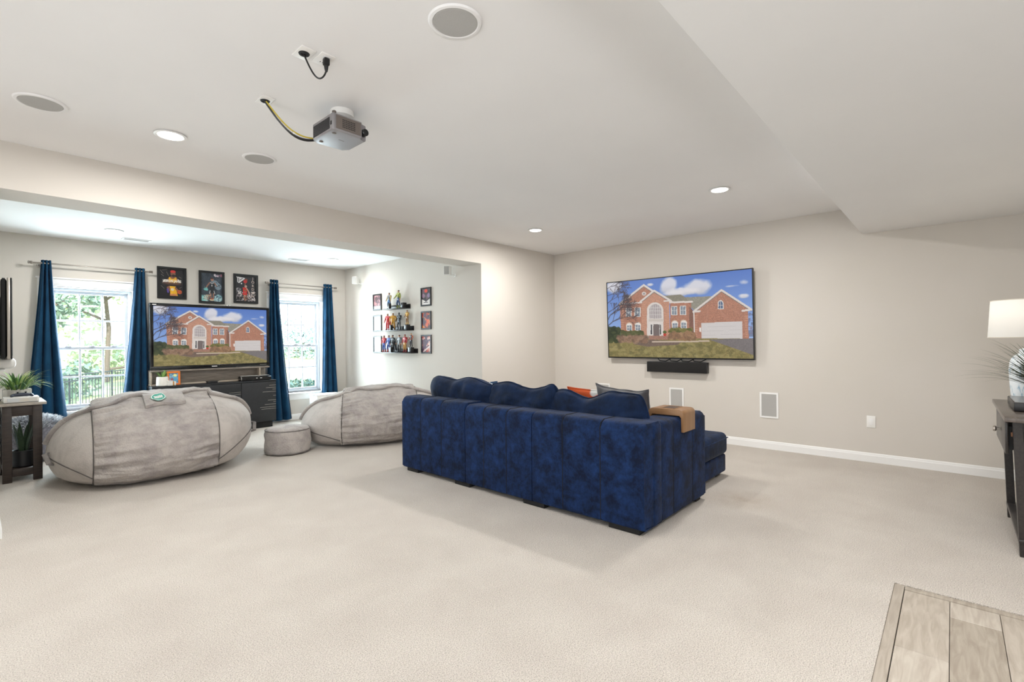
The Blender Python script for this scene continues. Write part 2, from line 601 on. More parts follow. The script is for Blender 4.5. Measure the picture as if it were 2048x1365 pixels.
def window(name, x0, x1, label):
    w = struct(thing(name, label, 'window', ((x0 + x1) / 2, YB, ZW0)), label, 'window')
    yf0, yf1 = YB + 0.10, YB + 0.20
    # jamb lining the opening
    B('window_frame', TRIM, w, (x0, x0 + .012, YB - .004, yf1, ZW0, ZW1), (x1 - .012, x1, YB - .004, yf1, ZW0, ZW1), (x0 + .012, x1 - .012, YB - .004, yf1, ZW1 - .012, ZW1))
    fr = B('window_frame', VINYL, w, (x0 + .012, x0 + .05, yf0, yf1, ZW0, ZW1 - .012), (x1 - .05, x1 - .012, yf0, yf1, ZW0, ZW1 - .012), (x0 + .05, x1 - .05, yf0, yf1, ZW1 - .045, ZW1 - .012), (x0 + .05, x1 - .05, yf0, yf1, ZW0, ZW0 + .035), bev=.004, seg=1)
    xa, xb = x0 + .05, x1 - .05
    zm = 1.285
    for nm, z0, z1, ya in (('upper_sash', zm - .02, ZW1 - .045, YB + .150), ('lower_sash', ZW0 + .035, zm + .02, YB + .115)):
        s = .038
        sh = B(nm, VINYL, w, (xa, xa + s, ya, ya + .03, z0, z1), (xb - s, xb, ya, ya + .03, z0, z1), (xa + s, xb - s, ya, ya + .03, z1 - s, z1), (xa + s, xb - s, ya, ya + .03, z0, z0 + s), bev=.003, seg=1)
        gx = [xa + s + (xb - xa - 2 * s) * k / 3 for k in range(4)]
        gz = [z0 + s, (z0 + z1) / 2, z1 - s]
        for k in (1, 2):
            B('muntin', VINYL, sh, (gx[k] - .011, gx[k] + .011, ya + .004, ya + .024, gz[0], gz[2]), bev=.003, seg=1)
        B('muntin', VINYL, sh, (gx[0], gx[3], ya + .005, ya + .023, gz[1] - .011, gz[1] + .011), bev=.003, seg=1)
        for k in range(3):
            for j in range(2):
                B('pane', GLASS, sh, (gx[k] + .011 * (k > 0), gx[k + 1] - .011 * (k < 2), ya + .012, ya + .016, gz[j] + .011 * (j > 0), gz[j + 1] - .011 * (j < 1)))
    for q in (.2, .5, .8):
        B('sash_lock' if q == .5 else 'lift_tab', VINYL, w, (xa + (xb - xa) * q - .03, xa + (xb - xa) * q + .03, YB + .10, YB + .135, zm + .02, zm + .034), bev=.004)
    B('window_sill', TRIM, w, (x0 - .11, x1 + .11, YB - .05, YB + .10, ZW0 - .03, ZW0), bev=.006)
    B('apron', TRIM, w, (x0 - .09, x1 + .09, YB - .016, YB, ZW0 - .125, ZW0 - .03), bev=.004)
    for a, b in ((x0 - .09, x0), (x1, x1 + .09)):
        B('casing', TRIM, w, (a, b, YB - .018, YB, ZW0, ZW1 + .0), bev=.005)
    B('casing', TRIM, w, (x0 - .09, x1 + .09, YB - .020, YB, ZW1, ZW1 + .09), bev=.005)
    B('crown_cap', TRIM, w, (x0 - .105, x1 + .105, YB - .032, YB, ZW1 + .09, ZW1 + .11), bev=.004)
    return w
window('window_1', *WN[0], 'double-hung gridded window facing the trees and railing')
window('window_2', *WN[1], 'double-hung gridded window facing the lawn, above the white box')

# ------------------------------------------------------------------ ceiling fixtures
LENS = mat('lamp_lens', 'fffaf0', 0.4, emit=9.0)
def can(x, y, z, label, power=CAN_W, r=0.075, spread=PI):
    t = thing('recessed_light', label, 'ceiling light', (x, y, z), 'recessed ceiling lights')
    MB().lathe([(r, -.001), (r + .018, -.004), (r + .02, -.008), (r + .012, -.011), (r, -.009), (r - .004, -.004)], (x, y, z), 40).done('trim_ring', TRIM, t)
    MB().lathe([(0.0001, -.020), (r * .5, -.018), (r * .85, -.012), (r - .001, -.004)], (x, y, z), 40).done('lens', LENS, t)
    lamp('recessed_light_lamp', 'AREA', (x, y, z - .04), power, (1.0, 0.985, 0.96), shape='DISK', size=0.16, spread=spread)
can(0.911, 3.912, ZC, 'lit recessed ceiling light closest to the alcove beam, left of the projector')
can(4.736, 1.619, ZC, 'lit recessed ceiling light in front of the large wall television, by the soffit')
can(4.810, 3.920, ZC, 'lit recessed ceiling light near the corner of the divider wall and television wall')
can(1.167, 7.521, ZA, 'lit recessed alcove light above the railing-side window curtains', 24)
can(4.017, 7.608, ZA, 'lit recessed alcove light by the shelf wall corner', 15)
lamp('unseen_lamp', 'AREA', (0.91, 1.62, ZC - .03), 12, (1.0, 0.985, 0.96), shape='DISK', size=0.16)
lamp('unseen_lamp', 'AREA', (-1.2, 2.8, ZC - .03), 14, (1.0, 0.985, 0.96), shape='DISK', size=0.16)
lamp('unseen_lamp', 'AREA', (2.2, -0.32, ZS - .03), 40, (1.0, 0.99, 0.98), shape='DISK', size=0.4)  # added soft lamp that lifts the right wall; no soffit fixture is seen

def ceiling_speaker(x, y, ro, ri, label):
    t = thing('ceiling_speaker', label, 'speaker', (x, y, ZC), 'round ceiling speakers')
    MB().lathe([(ri, -.006), (ri + .004, -.010), (ro - .006, -.008), (ro, -.001)], (x, y, ZC), 56).done('bezel', CEIL, t)
    MB().lathe([(0.0001, -.0095), (ri * .97, -.0095), (ri + .001, -.006)], (x, y, ZC), 56).done('grille', GRILLE, t)
ceiling_speaker(1.443, 1.622, .120, .098, 'large round white ceiling speaker above the middle of the room, by the top edge')
ceiling_speaker(0.280, 3.930, .120, .098, 'round white ceiling speaker at the far left near the beam')
ceiling_speaker(1.485, 3.920, .118, .098, 'round white ceiling speaker between the projector and the beam')

DARKV = mat('vent_dark', '6d6a66', 0.7)
def vent(x, y, label):
    t = thing('ceiling_vent', label, 'vent', (x, y, ZA), 'alcove ceiling vents')
    B('frame', CEIL, t, (x - .15, x + .15, y - .07, y - .052, ZA - .008, ZA), (x - .15, x + .15, y + .052, y + .07, ZA - .008, ZA), (x - .15, x - .13, y - .052, y + .052, ZA - .008, ZA), (x + .13, x + .15, y - .052, y + .052, ZA - .008, ZA))
    B('backing', DARKV, t, (x - .13, x + .13, y - .052, y + .052, ZA - .002, ZA))
    for k in range(7):
        yy = y - .044 + k * .0146
        m = Matrix.Translation((x, yy, ZA - .005)) @ Matrix.Rotation(math.radians(35), 4, 'X')
        MB().box(-.13, .13, -.005, .005, -.0006, .0006, M=m).done('slat', CEIL, t)
vent(1.47, 7.98, 'white slatted ceiling vent over the basketball pictures')
vent(3.64, 8.01, 'white slatted ceiling vent near the shelf wall')

# projector
PROJ = mat('projector_silver', '8f8c8e', 0.45, 0.35)
PROJS = mat('projector_side', '6f6660', 0.5, 0.2)
px0, px1, py0, py1, pz0, pz1 = 1.400, 1.630, 2.635, 2.905, 2.555, 2.655
pj = thing('projector', 'silver-grey ceiling projector hanging from a white round mount', 'projector', (1.53, 2.765, ZC))
prof = [(px0, pz0 + .012), (px0 + .012, pz0), (px1 - .012, pz0), (px1, pz0 + .012), (px1, pz1 - .02), (px1 - .02, pz1), (px0 + .02, pz1), (px0, pz1 - .02)]
c4 = .03
mb = MB()
foot = [(px0 + c4 * .3, py0), (px1 - .045, py0), (px1 - .045, py0 + .03), (px1, py0 + .03), (px1, py1 - .05), (px1 - .03, py1 - .01), (px0 + .04, py1), (px0, py1 - .03), (px0, py0 + c4 * .3)]
mb.prism(foot, 'z', pz0, pz1, bev=.008, seg=3)
mb.done('housing', PROJ, pj)
B('side_cover', PROJS, pj, (px0 + .02, px1 - .05, py0 - .003, py0, pz0 + .012, pz1 - .01), bev=.001, seg=1)
for k in range(11):
    z = pz0 + .014 + k * .0062
    B('louver', BLACKM, pj, (px0 - .0022, px0 + .002, py0 + .035, py1 - .035, z, z + .0032))
B('infrared_window', BLACK, pj, (px0 - .003, px0 + .001, py0 + .012, py0 + .026, pz0 + .03, pz0 + .052), bev=.001)
for i in range(8):
    for j in range(5):
        xx = px0 + .06 + i * .0105
        zz = pz0 + .026 + j * .0105
        B('hole', BLACKM, pj, (xx, xx + .006, py0 - .0042, py0 - .002, zz, zz + .0055))
MB().lathe([(.021, 0), (.021, -.03), (.016, -.034)], (px1 - .018, py0 + .03, pz0 + .045), 20, 'y').done('lens_barrel', BLACK, pj)
for (fx, fy) in ((px0 + .035, py0 + .05), (px0 + .04, py1 - .05)):
    MB().lathe([(.011, .002), (.012, -.002), (.008, -.004), (0.0001, -.004)], (fx, fy, pz0), 16).done('foot', PROJS, pj)
B('label_plate', PROJS, pj, (px0 + .10, px0 + .135, py0 + .115, py0 + .121, pz0 - .0008, pz0 + .001))
MB().lathe([(.066, 0), (.070, -.006), (.070, -.035), (.055, -.042), (.030, -.045), (.028, -.060), (.05, -.064), (.05, -.0855)], (1.530, 2.765, ZC), 36).done('ceiling_mount', WHITE, pj)
for a in (0.4, 2.5, 4.6):
    q = Vector((1.530 + .080 * math.cos(a), 2.765 + .085 * math.sin(a), pz1))
    MB().tube([(1.530 + .03 * math.cos(a), 2.765 + .03 * math.sin(a), ZC - .070), (q.x, q.y, ZC - .070), (q.x, q.y, pz1 - .003)], .007, 8).done('mount_arm', WHITE, pj)
for (kx, ky) in ((px0 + .02, py0 + .02), (px1 - .03, py0 + .05)):
    MB().lathe([(.012, -.002), (.012, .014), (.008, .018)], (kx, ky, pz1), 14).done('knob', PROJS, pj)

YEL = mat('cable_yellow', 'c9b23a', 0.5)
def plate(x, y, label, hole, socket=False):
    t = thing('wall_plate', label, 'wall plate', (x, y, ZC))
    B('cover', WHITE, t, (x - .036, x + .036, y - .058, y + .058, ZC - .006, ZC), bev=.003)
    if hole:
        MB().lathe([(.026, -.006), (.024, -.010), (.016, -.010), (.014, -.007), (0.0001, -.0065)], (x, y, ZC), 24).done('cable_grommet', BLACKM if not socket else WHITE, t)
    if socket:
        for dy in (-.025, .025):
            s = B('socket', TRIM, t, (x - .016, x + .016, y + dy - .016, y + dy + .016, ZC - .0075, ZC - .005), bev=.002)
            for dx in (-.006, .006):
                B('slot', BLACKM, s, (x + dx - .0015, x + dx + .0015, y + dy - .005, y + dy + .004, ZC - .0082, ZC - .007))
plate(1.095, 2.335, 'white ceiling cable plate with round hole, left of the ceiling outlet', True)
plate(1.185, 2.315, 'white ceiling outlet with a black plug in it', False, True)
plate(1.153, 2.956, 'white ceiling plate where the projector cables come out', True)
t = thing('power_cord', 'black power cord looping between the two ceiling plates', 'cord', (1.18, 2.30, ZC - .05))
MB().box(1.171, 1.199, 2.276, 2.304, ZC - .045, ZC - .009, bev=.006).lathe([(.011, -.045), (.009, -.062), (.006, -.075)], (1.185, 2.29, ZC), 12).done('plug', BLACK, t)
pts = []
for k in range(15):
    u = k / 14
    pts.append((1.095 + .09 * u, 2.335 - .045 * u, ZC - .010 - .085 * math.sin(PI * min(u * 1.0, 1)) ** .8 * (0.55 + .45 * u) - .06 * u))
MB().tube(pts, .0042, 8).done('cord', BLACK, t)
t = thing('projector_cable', 'black and yellow cables running from ceiling plate to the projector', 'cable', (1.25, 2.85, ZC - .1))
def droop(a, b, sag, n=18, sx=0):
    a, b = Vector(a), Vector(b)
    return [a.lerp(b, k / (n - 1)) + Vector((sx * math.sin(PI * k / (n - 1)), 0, -sag * math.sin(PI * k / (n - 1)))) for k in range(n)]
MB().tube(droop((1.150, 2.956, ZC - .008), (1.44, 2.908, 2.580), .075), .0055, 8).done('black_cable', BLACK, t)
MB().tube(droop((1.156, 2.950, ZC - .008), (1.445, 2.908, 2.588), .062), .0045, 8).done('yellow_cable', YEL, t)
MB().tube(droop((1.160, 2.962, ZC - .008), (1.452, 2.908, 2.582), .085), .0035, 8).done('black_cable', BLACK, t)
p_ = Vector((1.31, 2.930, 2.585))
MB().lathe([(.011, -.004), (.012, 0), (.011, .004)], p_, 12, 'y').done('cable_tie', WHITE, t)

# ------------------------------------------------------------------ the picture both televisions show
def house_picture():
    Hm = homog([(117, 222), (1237, 103), (133, 806), (1253, 816)], [(0, 0), (1, 0), (0, 1), (1, 1)])
    cv = Canvas(400, 225, (95, 128, 190), Hm)
    v = cv.V[..., None]
    cv.a = np.array([78, 112, 182]) * (1 - v) + np.array([165, 190, 225]) * v
    # clouds
    yy, xx = np.mgrid[0:cv.h, 0:cv.w]
    nz = np.zeros((cv.h, cv.w))
    for o in range(5):
        f = 2 ** o * 5
        g = rng.random((f + 2, f * 2 + 2))
        gx, gy = xx / cv.w * f * 2, yy / cv.h * f
        ix, iy = gx.astype(int), gy.astype(int)
        fx, fy = gx - ix, gy - iy
        fx, fy = fx * fx * (3 - 2 * fx), fy * fy * (3 - 2 * fy)
        nz += (g[iy, ix] * (1 - fx) * (1 - fy) + g[iy, ix + 1] * fx * (1 - fy) + g[iy + 1, ix] * (1 - fx) * fy + g[iy + 1, ix + 1] * fx * fy) / 2 ** o
    nz = (nz - nz.min()) / (nz.max() - nz.min())
    for cx, cy, rx, ry in ((590, 235, 85, 75), (800, 245, 150, 75), (700, 285, 140, 40), (1172, 208, 50, 32), (1162, 318, 60, 26), (165, 255, 80, 70), (445, 232, 40, 18), (640, 300, 90, 25), (1090, 240, 90, 14)):
        c = cv.mp([(cx, cy)])[0]; ex = cv.mp([(cx + rx, cy), (cx, cy + ry)])
        a = abs(ex[0][0] - c[0]); b = abs(ex[1][1] - c[1])
        m = np.clip(1.35 - ((cv.U - c[0]) / a) ** 2 - ((cv.V - c[1]) / b) ** 2 - 1.3 * (1 - nz) , 0, .6) / .6
        sh = np.clip((cv.V - c[1]) / b, -1, 1)
        colr = np.array([214, 210, 212]) * (1 - .14 * np.clip(sh, 0, 1))[..., None]
        cv.a = cv.a * (1 - m[..., None] * .9) + colr * m[..., None] * .9
    BR, BRL, TRM, ROOF = (158, 108, 88), (176, 128, 106), (205, 196, 190), (128, 122, 108)
    cv.rect(110, 590, 1260, 640, (105, 120, 150), .06)
    cv.splat(60, (110, 590, 240, 640), 14, [(80, 95, 110), (140, 155, 180)])
    cv.splat(30, (1205, 440, 1260, 640), 10, [(120, 110, 130), (90, 95, 120)], .6)
    # roofs, bricks
    cv.poly([(560, 318), (690, 310), (780, 366), (612, 372)], ROOF, .08)
    cv.poly([(725, 330), (930, 322), (800, 446), (760, 400)], (136, 132, 120), .08)
    cv.poly([(606, 372), (770, 368), (772, 640), (606, 645)], BR, .10)
    cv.poly([(215, 388), (402, 238), (482, 292), (560, 370), (560, 645), (228, 625)], BR, .10)
    cv.poly([(385, 372), (482, 286), (600, 360), (606, 645), (385, 645)], BRL, .08)
    cv.poly([(752, 400), (795, 446), (795, 655), (752, 645)], (120, 84, 72), .1)
    cv.poly([(790, 446), (1002, 278), (1222, 428), (1208, 432), (1214, 662), (790, 664)], BR, .10)
    # mortar rows
    for k in range(46):
        y = 250 + k * 9
        for x0, x1 in ((228, 760), (800, 1205)):
            y2 = y + (x1 - x0) * (-.025)
            mids = [(x0, y), (x1, y2)]
            pr = cv.mp(mids)
            yc = pr[0][1] + (pr[1][1] - pr[0][1]) * (cv.U - pr[0][0]) / (pr[1][0] - pr[0][0])
            m = (abs(cv.V - yc) < .0025) & (cv.U > pr[0][0]) & (cv.U < pr[1][0])
            m &= (cv.a[..., 0] > cv.a[..., 2] * 1.25)
            cv.put(m, (190, 150, 130), .05, .35)
    # brick quoins
    for x in (236, 400, 588, 805, 1195):
        for k in range(14):
            cv.rect(x - 12, 400 + k * 18, x + 12, 410 + k * 18, (186, 138, 114), .06, .7 if (x not in (805, 1195) or k > 3) else 0)
    # rakes and eaves
    for p in ([(212, 388), (402, 236), (482, 290)], [(376, 368), (482, 280), (612, 360)], [(786, 446), (1002, 274), (1232, 426)]):
        cv.path(p, 5.5, TRM)
        cv.path([(a, b + 12) for a, b in p], 2.0, (120, 105, 98))
    cv.line((212, 388), (385, 374), 4, TRM); cv.line((560, 362), (612, 360), 4, TRM); cv.line((606, 372), (775, 366), 5, TRM)
    cv.line((786, 446), (835, 440), 5, TRM); cv.line((1165, 436), (1232, 426), 5, TRM)
    cv.line((790, 450), (794, 655), 3, TRM)
    cv.ell(404, 304, 17, 15, TRM); cv.ell(404, 304, 10, 9, (150, 140, 140))
    # windows
    def win(x0, y0, x1, y1, arch=False):
        if arch:
            cv.ell((x0 + x1) / 2, y0 + 4, (x1 - x0) / 2 + 5, 24, (196, 170, 150)); cv.ell((x0 + x1) / 2, y0 + 5, (x1 - x0) / 2, 18, (215, 210, 206))
        cv.rect(x0 - 2, y0, x1 + 2, y1, (218, 212, 206))
        cv.rect(x0 + 3, y0 + 4, x1 - 3, y1 - 3, (122, 130, 140), .08)
        cv.line(((x0 + x1) / 2, y0), ((x0 + x1) / 2, y1), 1.2, (200, 198, 196)); cv.line((x0, (y0 + y1) / 2), (x1, (y0 + y1) / 2), 1.2, (200, 198, 196))
    for r in ((265, 418, 306, 487), (332, 414, 376, 487), (617, 402, 660, 473), (684, 398, 728, 471)):
        win(*r)
    for r in ((270, 552, 310, 598), (336, 548, 378, 598), (622, 532, 664, 583), (690, 528, 733, 579)):
        win(*r, arch=True)
    # entry
    cv.ell(490, 438, 64, 66, TRM); cv.rect(427, 438, 555, 640, TRM, .02)
    cv.ell(492, 436, 47, 50, (160, 150, 150), .05); cv.rect(446, 436, 538, 500, (160, 150, 150), .05)
    for x in (458, 474, 492, 510, 526):
        cv.line((x, 392), (x, 500), 1, (205, 200, 196))
    for y in (415, 440, 470):
        cv.line((446, y), (538, y), 1, (205, 200, 196))
    cv.rect(440, 505, 552, 524, (190, 180, 172)); cv.rect(452, 540, 536, 640, (212, 206, 200))
    cv.rect(476, 546, 524, 640, (108, 96, 94)); cv.rect(456, 548, 468, 628, (70, 66, 70)); cv.rect(527, 548, 536, 628, (70, 66, 70))
    cv.ell(996, 380, 22, 28, TRM); cv.rect(974, 380, 1019, 424, TRM); cv.ell(996, 382, 16, 22, (75, 95, 125)); cv.rect(980, 382, 1012, 418, (75, 95, 125))
    cv.line((996, 360), (996, 420), 1, TRM); cv.line((978, 392), (1016, 392), 1, TRM)
    cv.poly([(846, 534), (1162, 518), (1164, 655), (850, 665)], (196, 190, 188), .01)
    for k in range(1, 4):
        cv.line((850, 535 + k * 32), (1162, 520 + k * 33), .8, (180, 174, 172))
    cv.rect(834, 570, 846, 604, (225, 220, 215))
    # ground
    cv.poly([(100, 655), (1270, 655), (1270, 840), (100, 840)], (128, 116, 72), .10)
    cv.splat(420, (115, 690, 1260, 815), 16, [(142, 132, 84), (112, 104, 60), (150, 138, 92), (98, 92, 56)], .5)
    cv.poly([(905, 664), (1265, 652), (1265, 792), (1130, 742)], (112, 106, 106), .06)
    cv.poly([(310, 680), (470, 668), (700, 684), (660, 708), (430, 724), (330, 706)], (108, 90, 80), .12)
    cv.path([(470, 686), (690, 682), (905, 676)], 4, (186, 168, 150))
    cv.rect(440, 636, 600, 668, (150, 112, 96), .1)
    # shrubs
    cv.splat(150, (130, 590, 208, 680), 20, [(44, 54, 30), (62, 70, 40), (32, 42, 24)])
    cv.splat(130, (232, 605, 395, 636), 14, [(74, 78, 44), (56, 62, 36), (92, 92, 56)])
    cv.splat(200, (200, 640, 430, 690), 14, [(128, 98, 80), (104, 80, 66), (146, 118, 96)], .6)
    cv.splat(150, (600, 584, 770, 612), 15, [(104, 100, 50), (84, 84, 42), (122, 114, 62)])
    cv.splat(200, (600, 612, 800, 662), 15, [(140, 106, 78), (116, 88, 66), (156, 124, 94)], .7)
    cv.ell(565, 626, 12, 14, (178, 54, 44)); cv.ell(565, 608, 15, 12, (80, 92, 46), .1)
    # bare tree
    def br(x, y, a, L, w):
        if L < 9 or w < .3:
            return
        x2, y2 = x + L * math.cos(a), y - L * math.sin(a)
        cv.line((x, y), (x2, y2), max(w, .9), (66, 56, 60), .75)
        for _ in range(3 if L > 30 else 2):
            br(x2, y2, a + random.uniform(-.62, .62), L * random.uniform(.6, .82), w * .66)
    for (y, a, L, w) in ((585, .75, 85, 3), (560, 1.1, 95, 3), (470, .55, 75, 2.4), (400, .7, 70, 2.2), (330, .35, 70, 2), (280, .6, 55, 1.8)):
        br(100, y, a, L, w)
    return cv

HOUSE = panel_mesh(house_picture(), 'screen_picture')
SCREEN = paint_mat('screen_image', emit=1.05, rough=0.3)

# ------------------------------------------------------------------ large wall television + soundbar
tv = thing('wall_television', 'large flat television mounted on the right wall above the soundbar, showing a brick house', 'television', (6.40, 2.8, 1.6))
# screen faces -x; slightly tilted down. local frame: u along -y, w up
Yl, Yr, Zt, Zb, xt, xbt = 3.800, 1.777, 2.185, 1.070, 6.310, 6.350
uy = Vector((0, Yr - Yl, 0))
wz = Vector((xt - xbt, 0, Zt - Zb))
wl, ul = wz.length, uy.length
un, wn_ = uy.normalized(), wz.normalized()
nn = Vector(un).cross(wn_).normalized()       # pointing out of the screen or into the wall
if nn.x > 0: nn = -nn                          # out towards the viewer
org = Vector((xbt, Yl, Zb))
TVM = Matrix(((un.x, -nn.x, wn_.x, org.x), (un.y, -nn.y, wn_.y, org.y), (un.z, -nn.z, wn_.z, org.z), (0, 0, 0, 1)))  # local x=u, y=into wall, z=up
bz = .012
MB().box(0, ul, 0.004, .035, 0, wl, bev=.004, M=TVM).done('cabinet', BLACK, tv)
mb = MB()
for bx in ((0, ul, -.002, .006, wl - bz, wl), (0, ul, -.002, .006, 0, bz * 1.4), (0, bz, -.002, .006, bz * 1.4, wl - bz), (ul - bz, ul, -.002, .006, bz * 1.4, wl - bz)):
    mb.box(*bx, M=TVM)
mb.done('bezel', BLACK, tv)
place_panel('screen', HOUSE, SCREEN, tv, TVM @ Matrix.Translation((bz, 0.002, bz * 1.4)) @ Matrix.Diagonal((ul - 2 * bz, 1, wl - 2.4 * bz, 1)))
B('wall_bracket', BLACKM, tv, (6.385, 6.43, 2.4, 3.2, 1.35, 1.85))
for k in range(4):
    y0 = 3.05 - k * .16
    MB().tube([(6.39, y0, 1.09), (6.385, y0 - .04, 1.04), (6.38, y0 - .13, 1.035), (6.385, y0 - .2, 1.07)], .006, 6).done('cable', BLACK, tv)
sb = thing('soundbar', 'black soundbar mounted on the wall below the large television', 'soundbar', (6.40, 2.78, .95))
CLOTHB = mat('speaker_cloth', '151414', 0.9, c2='1d1b1a', nscale=500)
B('body', BLACK, sb, (6.345, 6.43, 2.352, 3.185, .885, 1.028), bev=.006)
B('grille', CLOTHB, sb, (6.338, 6.346, 2.362, 3.175, .892, 1.021), bev=.003)

def in_wall_speaker(y0, y1, z0, z1, label):
    t = thing('in_wall_speaker', label, 'speaker', (XR, (y0 + y1) / 2, z0), 'in-wall speakers under the television')
    B('frame', TRIM, t, (XR - .008, XR, y0, y0 + .02, z0, z1), (XR - .008, XR, y1 - .02, y1, z0, z1), (XR - .008, XR, y0 + .02, y1 - .02, z1 - .02, z1), (XR - .008, XR, y0 + .02, y1 - .02, z0, z0 + .02))
    B('grille', GRILLE, t, (XR - .005, XR, y0 + .02, y1 - .02, z0 + .02, z1 - .02))
in_wall_speaker(3.826, 4.030, .372, .677, 'in-wall speaker panel behind the orange and grey pillows')
in_wall_speaker(2.692, 2.893, .372, .672, 'in-wall speaker panel behind the wooden armrest tray')
in_wall_speaker(1.542, 1.746, .375, .681, 'fully visible in-wall speaker panel nearest the wall outlet')
t = thing('wall_outlet', 'white blank wall outlet plate above the baseboard of the television wall', 'outlet', (XR, .65, .43))
B('plate', WHITE, t, (XR - .007, XR, .612, .690, .367, .495), bev=.003)
B('socket', TRIM, t, (XR - .009, XR - .006, .632, .670, .395, .467), bev=.002)

# ------------------------------------------------------------------ sectional sofa
NSEAM = mat('navy_seam_thread', '05080f', .9)
def rounded_profile(x0, x1, z0, z1, r_tl, r_tr, r_b=.02, n=5, bulge=0.0):
    """closed profile in (x,z), clockwise from bottom-left; x0 side is the outer side"""
    p = []
    def arc(cx, cz, r, a0, a1):
        for k in range(n + 1):
            a = a0 + (a1 - a0) * k / n
            p.append((cx + r * math.cos(a), cz + r * math.sin(a)))
    arc(x0 + r_b, z0 + r_b, r_b, 1.5 * PI, PI)
    if bulge:
        for k in range(1, 5):
            u = k / 5
            p.append((x0 - bulge * math.sin(PI * u), z0 + r_b + (z1 - r_tl - z0 - r_b) * u))
    arc(x0 + r_tl, z1 - r_tl, r_tl, PI, PI / 2)
    arc(x1 - r_tr, z1 - r_tr, r_tr, PI / 2, 0)
    arc(x1 - r_b, z0 + r_b, r_b, 0, -PI / 2)
    return p
sofa = thing('sectional_sofa', 'navy velvet sectional sofa with chaise, seen from behind', 'sofa', (3.6, 2.9, 0))
XS, ZB0 = 2.998, .040
backs = [('left', 4.252, [3.941, 3.624], 3.292, .766), ('mid', 3.288, [3.051, 2.782], 2.506, .752), ('right', 2.502, [2.201, 1.870], 1.530, .756)]
for nm, ya, cuts, yb, zt in backs:
    sec = None
    ys = [ya] + cuts + [yb]
    for k, (p, q) in enumerate(zip(ys, ys[1:])):
        corner = (nm == 'right' and k == 2) or (nm == 'left' and k == 0)
        mb = MB()
        pr = rounded_profile(XS, XS + .27, ZB0, zt, .055, .05, .012)
        if corner:
            mb.prism(pr, 'y', q + .0015, p - .0015, bev=.018, seg=4)
        else:
            mb.prism(pr, 'y', q + .0015, p - .0015, bev=.010, seg=2)
        o = mb.done('back_panel', NAVY, sofa)
        if k:
            MB().tube([(XS + .0005, p, ZB0 + .01), (XS + .0005, p, zt - .055), (XS + .017, p, zt - .016), (XS + .055, p, zt + .0005), (XS + .20, p, zt + .0005)], .0035, 6).done('seam', NSEAM, sofa)
ax = [3.26, 3.454, 3.806, 4.075]
def arm(y0, y1, flip):
    for k, (p, q) in enumerate(zip(ax, ax[1:])):
        mb = MB()
        zt = .742 - .006 * k
        pr = rounded_profile(y0, y1, ZB0, zt, .035, .035, .012)
        last = k == 2
        mb.prism(pr, 'x', p + .0015, q - .0015, bev=.03 if last else .007, seg=4 if last else 2)
        mb.done('arm_panel', NAVY, sofa)
        if k and not flip:
            MB().tube([(p, y0 + .0005, ZB0 + .01), (p, y0 + .0005, zt - .035), (p, y0 + .011, zt - .009), (p, y0 + .035, zt + .001)], .0035, 6).done('seam', NSEAM, sofa)
arm(1.530, 1.770, False)
arm(4.012, 4.252, True)
# corner side panel (seam just behind the arm)
B('corner_panel', NAVY, sofa, (3.125, 3.262, 1.526, 1.76, ZB0, .744), bev=.02, seg=3)
B('seat_base', NAVY, sofa, (3.26, 4.05, 1.77, 4.012, ZB0, .27), bev=.02, seg=3)
for y0, y1 in ((1.775, 2.515), (2.52, 3.26), (3.265, 4.008)):
    B('seat_cushion', NAVY2, sofa, (3.27, 4.09, y0, y1, .27, .455), bev=.05, seg=4)
B('chaise_base', NAVY, sofa, (4.078, 4.930, 1.650, 2.60, ZB0, .212), bev=.02, seg=3)
B('chaise_cushion', NAVY2, sofa, (4.080, 4.925, 1.625, 2.60, .214, .425), bev=.055, seg=5)
B('chaise_welt', NAVY, sofa, (4.10, 4.905, 1.618, 1.63, .372, .380), bev=.003)
for (x0, x1, y0, y1) in ((3.02, 3.12, 4.02, 4.20), (3.02, 3.12, 3.26, 3.46), (3.02, 3.12, 2.40, 2.62), (3.02, 3.12, 1.58, 1.82), (3.95, 4.04, 1.56, 1.66), (4.80, 4.89, 1.70, 1.85), (4.0, 4.05, 3.95, 4.15)):
    B('foot', BLACKM, sofa, (x0, x1, y0, y1, 0, ZB0 + .004), bev=.004)

